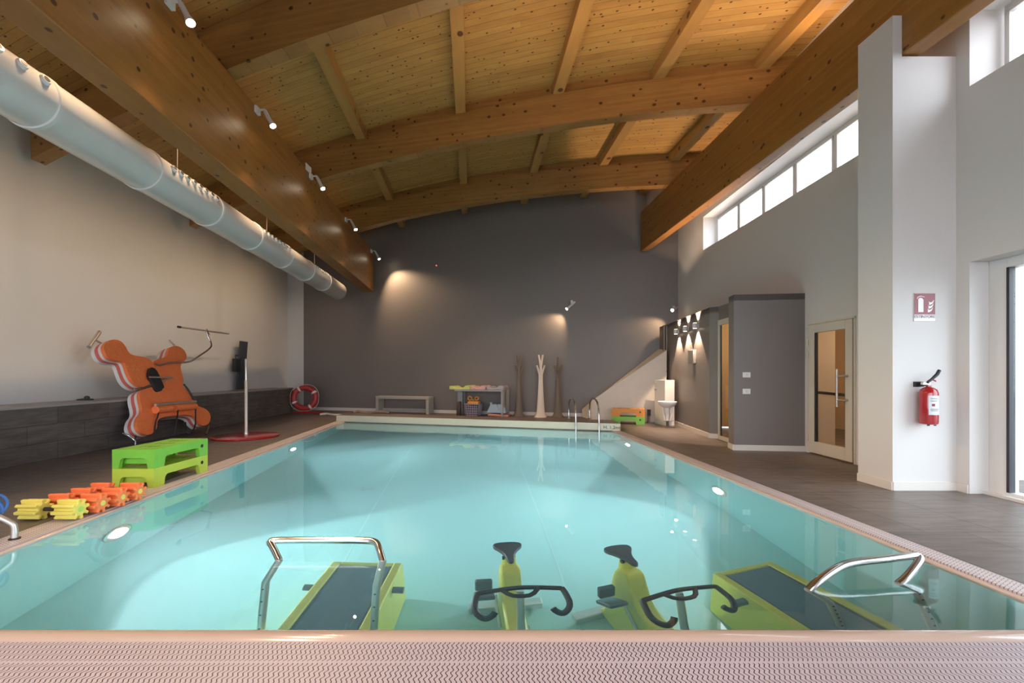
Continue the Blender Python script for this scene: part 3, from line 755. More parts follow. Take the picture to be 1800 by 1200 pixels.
# ------------------------------------------------------------------ bench, changing table and what is around it
far = math.atan(-.28)
def rot(v, a=far): return Matrix.Rotation(a, 3, 'Z') @ Vector(v)
c = Vector((-3.42, 14.26, 0))
c = Vector((-3.42, wallB(-3.42)-.38, 0)); root = thing('bench', 'low beige bench standing against the grey far wall', 'bench', c)
R = Matrix.Rotation(far, 3, 'Z')
mb = MB(); mb.box(c+Vector((0, 0, .50)), (1.86, .36, .085), R=R); mb.build('seat', M['beige'], root, bevel=.008)
for sx in (-.88, .88): mb = MB(); mb.box(c+rot((sx, 0, .2285)), (.095, .36, .457), R=R); mb.build('leg', M['beige'], root, bevel=.006)
mb = MB(); mb.box(c+rot((0, .10, .10)), (1.66, .03, .09), R=R); mb.build('stretcher', M['beige'], root)

c = Vector((-.90, wallB(-.90)-.42, 0)); root = thing('changing_table', 'grey changing table with three coloured pads on top', 'table', c)
mb = MB(); mb.box(c+Vector((0, 0, .76)), (1.50, .72, .05), R=R); mb.build('tabletop', M['tablem'], root, bevel=.005)
for sx in (-.70, .725): mb = MB(); mb.box(c+rot((sx, 0, .3675)), (.05 if sx > 0 else .16, .70 if sx > 0 else .08, .735), R=R); mb.build('side_panel' if sx > 0 else 'leg', M['tablem'], root, bevel=.004)
mb = MB(); mb.box(c+rot((-.68, .24, .3675)), (.09, .08, .735), R=R); mb.build('leg', M['tablem'], root)
tc_ = c
def pad(sx, m, w_, label, flip=1):
    L_ = w_; prof = [(-L_/2, .10), (-L_/2+.05, .105), (-L_/2+.16, .05), (0, .04), (L_/2-.22, .05), (L_/2-.14, .115), (L_/2-.06, .125), (L_/2, .07), (L_/2, 0), (-L_/2, 0)]
    mb = MB(); pts = [tc_+rot((sx+x*flip, -.33, .787+z)) for x, z in prof]; mb.extr(pts, rot((0, .62, 0)))
    return one(mb, 'changing_pad', m, label, 'changing pad', 'changing pads on the table', bevel=.012)
pad(-.60, M['pad_green'], .66, 'yellow green wavy changing pad overhanging the left of the table')
pad(-.02, M['pad_pink'], .48, 'pink wavy changing pad in the middle of the table')
pad(.50, M['pad_grey'], .52, 'grey wavy changing pad on the right of the table')
# basket of toys
c = Vector((-1.16, wallB(-1.16)-.55, 0)); root = thing('laundry_basket', 'lilac plastic lattice basket full of orange toys under the table', 'basket', c)
bw, bd_, bh = .46, .34, .36
mb = MB()
def lerp(a, b, t): return a+(b-a)*t
def shell(u, v): return u, v
for side in range(4):
    for i in range(8):
        t = -.5+i/7
        def P(t, z):
            k = .80+.20*z/bh; hx, hy = bw/2*k, bd_/2*k
            return {0: (t*2*hx, -hy, z), 1: (hx, t*2*hy, z), 2: (t*2*hx, hy, z), 3: (-hx, t*2*hy, z)}[side]
        mb.tube([c+rot(P(t, .01)), c+rot(P(t, bh))], .009, 4)
    for j in range(6):
        z = .012+j*(bh-.02)/5; a_ = [c+rot(P(-.5, z)), c+rot(P(.5, z))]; mb.tube(a_, .009 if j < 5 else .014, 4)
mb.build('lattice', M['basket'], root)
mb = MB(); mb.box(c+Vector((0, 0, .012)), (bw*.8, bd_*.8, .012), R=R); mb.box(c+Vector((0, 0, .16)), (bw*.80, bd_*.80, .27), R=R); mb.build('shade_block', pbr('basket_shade', (.10, .08, .12), .6), root)  # dark block behind the lattice, standing in for the shade inside
tg = 'orange toys in the basket'
def torus(mb, c, r1, r2, R=None, n=20, m=8, z=1):
    P_ = [Vector(c)+(R @ Vector((r1*math.cos(2*PI*i/n), r1*math.sin(2*PI*i/n), 0)) if R is not None else Vector((r1*math.cos(2*PI*i/n), r1*math.sin(2*PI*i/n), 0))) for i in range(n)]
    return mb.tube(P_, r2, m, closed=True)
q = c+Vector((0, 0, .315))
mb = MB(); mb.box(q+rot((.02, 0, .07)), (.36, .2, .10), R=R); one(mb, 'toy_block', M['toy'], 'wide orange block lying across the basket of toys', 'toy', tg, bevel=.03)
mb = MB(); torus(mb, q+rot((-.115, 0, .202)), .055, .022, Euler((PI/2, 0, .3)).to_matrix()); one(mb, 'toy_ring', M['toy'], 'orange ring standing at the left of the basket top', 'toy', tg)
mb = MB(); torus(mb, q+rot((.105, 0, .200)), .053, .022, Euler((PI/2-.3, 0, -.3)).to_matrix()); one(mb, 'toy_ring', M['toy'], 'orange ring standing at the right of the basket top', 'toy', tg)
mb = MB(); mb.lathe([(.004, -.03), (.022, -.02), (.03, 0), (.022, .02), (.004, .03)], q+rot((0, -.03, .153)), 14); one(mb, 'toy_ball', pbr('yellow_plastic', (.75, .5, .06), .4), 'small yellow ball between the two orange rings', 'toy', tg)
# tub
c = Vector((-.42, wallB(-.42)-.52, 0)); root = thing('baby_tub', 'upturned pale blue plastic tub under the changing table', 'tub', c)
mb = MB(); mb.hexa([c+rot(v) for v in ((-.30, -.20, .10), (.30, -.20, .10), (.30, .2, .10), (-.3, .2, .10))], [c+rot(v) for v in ((-.20, -.12, .36), (.20, -.12, .36), (.20, .12, .36), (-.2, .12, .36))]); mb.build('shell', M['tub'], root, bevel=.03)
mb = MB(); mb.box(c+rot((-.17, -.1, .38)), (.07, .05, .06), R=R); mb.box(c+rot((.17, -.1, .38)), (.07, .05, .06), R=R); mb.tube([c+rot((-.02, -.13, .38)), c+rot((.08, -.19, .2))], .01, 6); mb.build('support', M['tub'], root)
mb = MB(); mb.box(c+rot((.06, -.02, .035)), (.62, .36, .07), R=R @ Euler((0, .06, 0)).to_matrix()); tub_base = mb
one(mb, 'toy_tray', M['salmon'], 'flat salmon and cream tray under the pale blue tub', 'tray', bevel=.02)
mb = MB(); q = Vector((-1.60, wallB(-1.6)-.62, 0)); mb.lathe([(.06, 0), (.075, .02), (.07, .40), (.06, .42)], q, 12); one(mb, 'brown_canister', pbr('brown_card', (.09, .065, .05), .7), 'dark brown canister standing before the left table leg', 'canister')

# ------------------------------------------------------------------ tree shaped coat stands
def coatstand(c, m, label, hh=1.78, az=0, kind=0):
    c = Vector(c); root = thing('coat_stand', label, 'coat stand', c, 'tree shaped coat stands')
    mb = MB(); mb.lathe([(.19, 0), (.185, .012), (.125, .09), (.105, .3), (.082, .65), (.066, 1.0), (.06, 1.12)], c, 20, sy=.8); mb.build('trunk', m, root)
    br = [((-.02, 0, 1.05), (-.03, 0, 1.25), (-.115, .0, 1.50)), ((.02, 0, 1.05), (.03, 0, 1.25), (.115, 0, 1.50)), ((-.01, .02, 1.1), (-.0, .02, 1.45), (-.06, .03, hh)), ((.01, -.02, 1.1), (.0, -.02, 1.45), (.06, -.03, hh))]
    if kind: br[2] = ((0, 0, 1.1), (0, .01, 1.45), (0, .02, hh-.05)); br[3] = ((0, 0, 1.05), (.01, -.03, 1.2), (.03, -.1, 1.45))
    Rz = Matrix.Rotation(az, 3, 'Z')
    for b_ in br:
        mb = MB(); mb.tube([c+Rz @ Vector(v) for v in b_], [.042, .036, .024], 10); mb.build('branch', m, root)
coatstand((.20, 13.42, 0), M['taupe'], 'taupe tree shaped coat stand, left of the white one', 1.80)
coatstand((.83, 13.15, 0), M['standwhite'], 'ivory tree shaped coat stand between two taupe ones', 1.80)
coatstand((1.32, 13.12, 0), M['taupe'], 'taupe tree shaped coat stand, right of the white one', 1.78, .2, 1)

# ------------------------------------------------------------------ pool ladder at the far end
root = thing('pool_ladder', 'stainless steel ladder with two curved rails at the far pool edge', 'ladder', (1.65, 10.9, CH))
ends = []
for xo in (0, .49):
    yb = 11.12-.293*xo*.6; ye = curbY(1.42+xo)-.13
    x0 = 1.39+xo
    P_ = [(x0, yb, CH), (x0, yb, .45), (x0, yb-.08, .60), (x0+.01, (yb+ye)/2+.12, .70), (x0+.02, ye+.12, .64), (x0+.03, ye+.02, .45), (x0+.035, ye-.01, .1), (x0+.035, ye, -.3), (x0+.035, ye+.02, -.95)]
    mb = MB(); mb.tube(smoothpath(P_, 2), .021, 14); mb.build('rail', M['chrome'], root); ends.append((x0+.035, ye))
    mb = MB(); mb.lathe([(.05, 0), (.045, .015), (.03, .025)], (x0, yb, CH), 16); mb.build('flange', M['chrome'], root)
for z in (-.06, -.36, -.66, -.92):
    (xa, ya), (xb, yb) = ends; mb = MB(); mb.box(((xa+xb)/2, (ya+yb)/2, z), (.49, .085, .025), rz=math.atan2(yb-ya, xb-xa)); mb.build('step', M['dullsteel'], root, bevel=.006)

# ------------------------------------------------------------------ white stool, panel, frame, black bracket in the right corner
mb = MB(); 
mb.prism([(3.62, 11.55), (3.69, 10.98), (3.92, 10.98), (3.99, 11.42)], 0, 1.10)
root = one(mb, 'storage_panel', M['signwhite'], 'white waist high cabinet standing behind the white stool', 'cabinet', bevel=.006)
mb = MB()
for z in (1.02, .86): mb.tube([(3.63, 11.45, z), (3.58, 11.43, z)], .016, 8)
mb.build('knob', M['dullsteel'], None, kind=None) if False else None
k_ = mb.build('knob', M['dullsteel'], root)
c = Vector((3.66, 10.72, 0)); root = thing('bar_stool', 'white stool with a shallow bowl seat and footrest ring', 'stool', c)
mb = MB(); mb.lathe([(.05, .44), (.12, .47), (.19, .53), (.215, .57), (.22, .60), (.20, .605), (.12, .575), (.01, .565)], c, 28); mb.build('seat', M['signwhite'], root)
mb = MB(); mb.lathe([(.04, .14), (.045, .3), (.07, .42), (.08, .46)], c, 16); mb.build('column', M['signwhite'], root)
for sx in (-1, 1): mb = MB(); mb.tube([c+Vector((sx*.12, -.02, .46)), c+Vector((sx*.10, -.02, .30)), c+Vector((sx*.06, -.01, .14))], .022, 8); mb.build('brace', M['signwhite'], root)
mb = MB(); mb.tube([c+Vector((-.15, -.08, .155)), c+Vector((.14, -.08, .155))], .009, 8); mb.tube([c+Vector((0, 0, .155)), c+Vector((0, -.08, .155))], .009, 8); mb.build('footrest', M['dullsteel'], root)
mb = MB(); mb.lathe([(.19, 0), (.185, .015), (.03, .03), (.028, .15)], c, 24); mb.build('base', pbr('stool_base', (.14, .11, .09), .3, .6), root)
mb = MB(); mb.box((3.50, 11.63, .26), (.07, .07, .16)); root = one(mb, 'black_bracket', M['black'], 'small black box on a post beside the white cabinet', 'bracket')
mb = MB(); mb.box((3.50, 11.64, .09), (.05, .05, .18)); mb.build('post', M['taupe'], root)
root = thing('tall_frame', 'tall narrow dark panel with a pale outline in the right corner', 'panel', (4.06, 11.9, 1.2))
mb = MB(); yy = 11.95; mb.box((4.02, yy, 1.84), (.10, .04, 1.36)); mb.build('panel', pbr('panel_dark', (.12, .10, .09), .5), root)
for za, zb in ((1.34, 2.50), (1.16, 1.30)):
    mb = MB(); xa, xb = 3.985, 4.055; y_ = yy-.025
    mb.tube([(xa, y_, za), (xb, y_, za), (xb, y_, zb), (xa, y_, zb)], .007, 4, closed=True); mb.build('outline', M['standwhite'], root)

# ------------------------------------------------------------------ aqua steps
def aquastep(loc, m, label, L=.88, Wd=.46, h=.208, rz=0, group=None, lg=.16, az=.56):
    """platform: long side along local y, arched cut-outs on all four sides"""
    root = thing('aqua_step', label, 'step platform', (0, 0, 0), group)
    mb = MB(); hx, hy = Wd/2, L/2; top_ = h-.055
    mb.box((0, 0, h-.0275), (Wd, L, .055))
    mb2 = root
    # side skirts with arched openings
    def side(w, place):
        leg = .082 if w == Wd else lg-.046; n = 6; top = h-.055; zz_ = h*az
        x1 = w/2-leg
        for sg in (-1, 1):
            xs_ = [x1-.05+.05*math.sin(PI/2*k/n) for k in range(n+1)]; zs_ = [zz_-.05*(1-math.cos(PI/2*k/n)) for k in range(n+1)]
            ex = Vector(place(0, 0, 1))-Vector(place(0, 0, 0))
            mb.extr([place(sg*u, v, 0) for u, v in ((0, zz_), (x1-.05, zz_), (x1-.05, top), (0, top))], ex)
            for k in range(n): mb.extr([place(sg*u, v, 0) for u, v in ((xs_[k], zs_[k]), (xs_[k+1], zs_[k+1]), (xs_[k+1], top), (xs_[k], top))], ex)
            mb.extr([place(sg*u, v, 0) for u, v in ((x1+.012, 0), (w/2, 0), (w/2, top), (x1, top), (x1, zs_[-1]))], ex)
    side(Wd, lambda u, v, t: (u, -hy+.045*t, v)); side(Wd, lambda u, v, t: (u, hy-.045*t, v))
    side(L-.092, lambda u, v, t: (-hx+.045*t, u, v)); side(L-.092, lambda u, v, t: (hx-.045*t, u, v))
    for sg in (-1, 1): mb.box((0, sg*(hy-.09), top_/2+.02), (Wd-.1, .02, top_-.04))
    mb.build('platform', m, root)
    for (x, y) in ((hx*.0, -.22), (0, .0), (0, .22)):
        g = MB()
        for k in range(4): g.box((-.07+.05*k, y+.02*(k % 2), h+.0008), (.012, .09, .0016))
        g.build('tread_groove', pbr('groove', (.12, .30, .04), .6) if 'groove' not in M else M['groove'], root)
    for sg in (1,):
        g = MB(); g.lathe([(.022, -.004), (.022, .004)], (hx+.0 , sg*(hy-.11)*1, h*.62), 16, R=Matrix.Rotation(PI/2, 3, 'Y')); g2 = g
        g.v = [Vector((hx+.001+(v.z-h*.62)*0+ (v.x-hx), v.y, v.z)) for v in g.v]
        g.build('grip_hole', M['black'], root)
    root.location = loc; root.rotation_euler.z = rz
    return root
M['groove'] = pbr('tread_groove', (.10, .26, .03), .6)
stepc = (-4.155, 5.43, 0)
aquastep((-4.155, 5.43, 0.002), M['lime'], 'yellow green foam step at the bottom of the stack by the pool', group='near step stack')
aquastep((-4.155, 5.43, .211), M['green'], 'bright green foam step on top of the stack by the pool', group='near step stack')
rz_ = PI/2+math.atan(-.27)
aquastep((2.93, 11.72-.24, 0), M['green'], 'dark green step under an orange one by the stair flank', L=.80, Wd=.40, h=.19, rz=rz_+PI, group='far step stack', lg=.215, az=.5)
aquastep((2.93, 11.72-.24, .19), M['orange_step'], 'orange step stacked on a green one by the stair flank', L=.80, Wd=.40, h=.19, rz=rz_+PI, group='far step stack', lg=.215, az=.5)

# ------------------------------------------------------------------ foam dumbbells
def gear(mb, x0, x1, R1, R0, n, c, ph=0):
    pts = []
    for i in range(n):
        for k, (f, r) in enumerate(((-.30, R0), (-.20, R1), (.20, R1), (.30, R0))):
            a = 2*PI*(i+f*1.0)/n+ph; pts.append((r*math.cos(a), r*math.sin(a)))
    mb.extr([(x0+c[0], c[1]+y, c[2]+z) for y, z in pts], (x1-x0, 0, 0))
def dumbbell(m, loc, label, group, hm='black', core='yfoam', L=.47):
    root = thing('foam_dumbbell', label, 'dumbbell', (0, 0, 0), group); zc = .088
    mb = MB(); mb.tube([(-L/2+.05, 0, zc), (L/2-.05, 0, zc)], .017, 12); mb.build('handle', M['black'], root)
    for sg in (-1, 1):
        mb = MB(); a, b_ = sorted((sg*L/2, sg*(L/2-.18))); gear(mb, a, b_, .088, .055, 8, (0, 0, zc), .2); e = mb.build('float', m, root, bevel=.006, angle=25)
        mb = MB(); mb.tube([(sg*(L/2-.001), 0, zc), (sg*(L/2+.004), 0, zc)], .024, 14); mb.build('end_cap', M[core], e)
    root.location = loc; return root
M['capgreen'] = pbr('cap_green', (.45, .65, .12), .5)
d0 = dumbbell(M['orange'], (-3.92, 4.10, 0), 'orange foam dumbbell next to the yellow one', 'orange foam dumbbells')
dup(d0, (-3.91, 4.30, 0), label='orange foam dumbbell in the middle of the orange row')
dup(d0, (-3.92, 4.51, 0), label='orange foam dumbbell closest to the stacked steps')
dumbbell(M['yfoam'], (-3.955, 3.915, 0), 'yellow foam dumbbell with a black handle at the pool edge', None, core='capgreen', L=.49)

# ------------------------------------------------------------------ hand rail with blue rope at the left edge
root = thing('hand_rail', 'bent steel hand rail foot at the left edge of the pool', 'hand rail', (-3.76, 3.44, .002))
mb = MB(); P_ = [(-3.76, 3.44, .0), (-3.76, 3.44, .10), (-3.775, 3.43, .13), (-3.86, 3.37, .215), (-3.95, 3.3, .245), (-4.3, 3.05, .25)]
mb.tube(smoothpath(P_, 1), .022, 16); mb.build('rail', M['dullsteel'], root)
mb = MB(); mb.lathe([(.035, .002), (.035, .01), (.024, .014)], (-3.76, 3.44, 0), 16); mb.build('flange', M['black'], root)
mb = MB(); R_ = Euler((.5, .9, .3)).to_matrix()
for k in range(7): torus(mb, (-3.90-.012*(k % 3), 3.36+.01*k, .235+.010*(k-3)), .078-.004*(k % 3), .010, R_ @ Euler((.06*(k-3), .05*k, 0)).to_matrix(), 28, 8)
one(mb, 'blue_rope', M['bluerope'], 'coil of blue rope hung over the hand rail', 'rope')

# ------------------------------------------------------------------ pole stand, life ring, ropes
c = Vector((-5.27, 9.02, 0)); root = thing('pole_stand', 'steel pole standing on a round red base on the left deck', 'pole stand', c)
mb = MB(); mb.lathe([(.59, 0), (.60, .012), (.60, .03), (.57, .042), (.3, .055), (.05, .06)], c, 56); mb.build('base', M['red'], root)
mb = MB(); mb.lathe([(.04, .055), (.036, .10), (.03, .11), (.03, 1.12), (.024, 1.13)], c, 20); mb.build('lower_pole', M['dullsteel'], root)
mb = MB(); mb.lathe([(.022, 1.1), (.022, 1.54), (.016, 1.55)], c, 20); mb.build('upper_pole', M['dullsteel'], root)
c = Vector((-6.72, 14.75, .47)); root = thing('life_ring', 'red life ring with pale bands and rope in the far left corner', 'life ring', (c.x, c.y, 0))
Rr = Euler((PI/2-.12, 0, .15)).to_matrix()
P_ = [c+Rr @ Vector((.335*math.cos(2*PI*i/40), .335*math.sin(2*PI*i/40), 0)) for i in range(40)]
mb = MB(); mb.tube(P_, .085, 18, closed=True); body = mb.build('ring', M['ring'], root)
for a in (.55, 2.1, 3.6, 5.3):
    mb = MB(); mb.tube([c+Rr @ Vector((.335*math.cos(a+t), .335*math.sin(a+t), 0)) for t in (-.09, -.03, .03, .09)], .0875, 18); mb.build('band', M['foamwhite'], root)
mb = MB(); P_ = []
for i in range(48):
    a = 2*PI*i/48; P_.append(c+Rr @ Vector(((.43+.035*abs(math.sin(2*a)))*math.cos(a), (.43+.035*abs(math.sin(2*a)))*math.sin(a)*(1 if math.sin(a) > 0 else .97), .02)))
mb.tube(P_, .008, 6, closed=True); mb.build('grab_rope', M['rope'], root)
mb = MB(); mb.box((-6.62, 14.72, .02), (1.0, .3, .04), rz=far); one(mb, 'red_mat', M['ring'], 'flat red board on the floor under the life ring', 'board')
def rope(P_, r, m, label): 
    mb = MB(); mb.tube(smoothpath(P_, 2), r, 8); return one(mb, 'lane_rope', m, label, 'rope')
P_ = [(-5.75+.16*i+.05*math.sin(i*2.1), 13.62-.02*i+.13*math.sin(i*1.7), .04+.015*math.sin(i)) for i in range(9)]
rope(P_, .032, M['rope'], 'pale rope heaped on the far deck near the life ring')
P_ = [(-4.95+.14*i, 14.15+.10*math.sin(i*1.9), .05+.03*math.sin(i*1.3)) for i in range(9)]
rope(P_, .045, pbr('brown_rope', (.30, .22, .17), .8), 'brown rope lying between life ring and bench')

# ------------------------------------------------------------------ black board and cable bits on the ledge
root = thing('black_board', 'black upright strip leaning on the white wall above the ledge', 'board', (-7.7, 12.75, .8))
u_ = Vector((-.053, 1, 0)).normalized(); up_ = Vector((.02, .10, 1)).normalized(); o_ = Vector((wallL(12.55)+.14, 12.55, LZ+.015))
mb = MB(); Rb = Matrix((Vector((1, .053, 0)).normalized(), u_, up_)).transposed()
mb.hexa([o_, o_+Vector((.05, 0, 0)), o_+Vector((.05, 0, 0))+u_*.36, o_+u_*.36], [q+up_*1.36 for q in (o_, o_+Vector((.05, 0, 0)), o_+Vector((.05, 0, 0))+u_*.36, o_+u_*.36)]); mb.build('board', M['dark'], root)
mb = MB(); mb.box(o_+u_*-.10+up_*.68+Vector((.03, 0, 0)), (.10, .22, .36)); mb.build('mounting_box', M['black'], root)
mb = MB(); mb.tube(smoothpath([o_+u_*-.12+up_*.86, o_+u_*-.16+up_*.98, o_+u_*-.05+up_*.92, o_+u_*.02+up_*.98], 2), .010, 6); mb.build('cable', M['black'], root)
mb = MB(); yy = 7.8; q = Vector((-6.9-.053*yy, yy, LZ)); mb.lathe([(.14, 0), (.13, .02), (.03, .035)], q, 12, sy=.6); mb.lathe([(.04, .03), (.035, .06), (.01, .075)], q+Vector((.01, .02, 0)), 10); one(mb, 'black_clip', M['black'], 'small black plastic piece lying on the tiled ledge', 'clip')

# ------------------------------------------------------------------ layered foam trainers leaning on the ledge
nz_ = Vector((1, .053, .38)).normalized(); p0_ = Vector((-5.78, 0, 0))
def Q(x, y, lift=0): return onp(140+x/5, 550+y/5, p0_+nz_*lift, nz_)
def blob(pts, lift, label, name):
    root = thing(name, label, 'foam trainer', (0, 0, 0), 'layered foam trainers')
    P_ = [Q(x, y, lift) for x, y in pts]; P_ = smoothpath(P_, 2, True)
    t0 = 0
    for m, t in (('orange', .06), ('foamwhite', .045), ('foamred', .06), ('foamwhite', .06)):
        mb = MB(); mb.extr([p-nz_*t0 for p in P_], -nz_*t); mb.build('foam_layer', M[m], root, angle=50); t0 += t
    lo = min((p.z for p in P_)); 
    return root, P_
A_ = [(215, 330), (213, 285), (245, 245), (300, 228), (360, 242), (405, 290), (428, 345), (470, 372), (560, 383), (620, 405), (648, 440), (652, 520), (660, 590), (640, 640), (570, 655), (500, 630), (450, 580), (420, 510), (402, 450), (380, 422), (320, 418), (250, 395)]
B_ = [(780, 330), (800, 295), (850, 285), (900, 305), (938, 350), (942, 405), (905, 432), (885, 465), (900, 530), (918, 600), (900, 640), (945, 672), (985, 730), (1010, 800), (1060, 825), (1110, 840), (1150, 885), (1152, 940), (1125, 985), (1080, 990), (1040, 960), (1010, 905), (940, 890), (860, 900), (770, 905), (700, 925), (680, 960), (682, 1010), (645, 1060), (585, 1072), (525, 1040), (498, 985), (515, 915), (548, 880), (550, 830), (530, 760), (528, 700), (560, 668), (620, 655), (665, 620), (665, 540), (655, 470), (645, 430), (690, 400), (765, 390)]
fa, PA = blob(A_, -.012, 'orange and white layered foam trainer with round head, upper left', 'foam_trainer')
fb, PB = blob(B_, 0, 'orange and white layered foam trainer with pedals and steel handlebar', 'foam_trainer')
def tb(root, name, pts, r, m, n=10, sm=0):
    mb = MB(); P_ = [Q(x, y, l) for x, y, l in pts]; mb.tube(smoothpath(P_, sm) if sm else P_, r, n); return mb.build(name, M[m], root)
tb(fa, 'support_tube', [(120, 225, -.28), (200, 270, -.28)], .018, 'dullsteel')
tb(fa, 'support_bar', [(175, 165, -.28), (80, 298, -.28)], .032, 'dullsteel')
tb(fa, 'lower_tube', [(480, 668, -.05), (560, 658, -.02), (640, 628, .02)], .018, 'chrome')
tb(fb, 'support_tube', [(790, 240, -.12), (835, 282, -.12)], .022, 'dullsteel')
tb(fb, 'handlebar_stem', [(660, 445, .03), (700, 462, .03), (760, 440, .05), (860, 432, .06), (965, 432, .08), (1030, 390, .10), (1150, 310, .12), (1160, 270, .12), (1120, 190, .12), (1108, 150, .12)], .020, 'chrome', 12, 2)
tb(fb, 'stem_clamp', [(1108, 145, .13), (1130, 195, .13)], .034, 'chrome')
tb(fb, 'handlebar', [(870, 122, .14), (1310, 182, .14)], .020, 'dullsteel')
tb(fb, 'handlebar_grip', [(865, 121, .14), (885, 124, .14)], .026, 'black')
mb = MB(); mb.extr([p for p in smoothpath([Q(x, y, .05) for x, y in ((612, 500), (625, 478), (655, 478), (690, 520), (720, 590), (748, 655), (730, 662), (722, 685), (690, 688), (665, 660), (640, 600), (610, 565))], 1, True)], -nz_*.05); pe = mb.build('foot_plate', M['black'], fb)
tb(fb, 'pedal_axle', [(615, 562, .08), (820, 568, .10), (730, 598, .10)], .014, 'dullsteel')
tb(fb, 'cross_bar', [(665, 808, .10), (1020, 778, .10)], .026, 'dullsteel')
mb = MB(); mb.tube([Q(665, 850, .06), Q(800, 835, .06)], .07, 16); mb.tube([Q(830, 832, .06), Q(1010, 820, .06)], .07, 16); mb.build('roller', M['orange'], fb)
tb(fb, 'strap', [(700, 830, .08), (690, 900, .08), (665, 960, .05), (655, 1090, 0)], .013, 'black', 8, 2)
tb(fb, 'strap', [(865, 840, .08), (860, 900, .08), (850, 970, .06), (830, 1070, 0)], .013, 'black', 8, 2)
tb(fb, 'strap', [(1020, 810, .08), (1018, 900, .08), (1020, 990, .06), (975, 1065, .05), (935, 1040, .03), (930, 960, 0)], .013, 'black', 8, 2)
tb(fb, 'strap', [(915, 625, .03), (960, 680, .03), (1000, 760, .06)], .018, 'black', 8, 2)
tb(fb, 'leg_tube', [(370, 1055, -.12), (430, 1078, -.1), (490, 1120, -.05), (490, 1070, 0)], .016, 'chrome')
for x_, y_, l_ in ((490, 1115, -.05), (1112, 1060, .02)):
    q = Q(x_, y_, l_); mb = MB(); mb.tube([q, (q.x, q.y, .0)], .016, 10); mb.build('foot_tube', M['chrome'], fb)
tb(fb, 'hook', [(1135, 990, .02), (1120, 1050, .03), (1110, 1065, .03)], .014, 'chrome')
mb = MB()
rnd = random.Random(3)
for _ in range(46):
    k = rnd.choice([(300, 320, 80), (600, 520, 110), (470, 460, 60)]); a = rnd.random()*2*PI; r = k[2]*math.sqrt(rnd.random())
    q = Q(k[0]+r*math.cos(a), k[1]+r*math.sin(a), -.0105); s_ = .007; e1 = u_*s_; e2 = nz_.cross(u_)*s_
    mb.extr([q-e1, q-e2, q+e1, q+e2], nz_*.002)
mb.build('speckles', pbr('speckle', (.75, .55, .10), .6), fa)
mb = MB()
for _ in range(46):
    k = rnd.choice([(860, 340, 60), (800, 560, 90), (740, 740, 110), (600, 980, 60), (1085, 905, 50)]); a = rnd.random()*2*PI; r = k[2]*math.sqrt(rnd.random())
    q = Q(k[0]+r*math.cos(a), k[1]+r*math.sin(a), .0015); s_ = .007; e1 = u_*s_; e2 = nz_.cross(u_)*s_
    mb.extr([q-e1, q-e2, q+e1, q+e2], nz_*.002)
mb.build('speckles', bpy.data.materials['speckle'], fb)

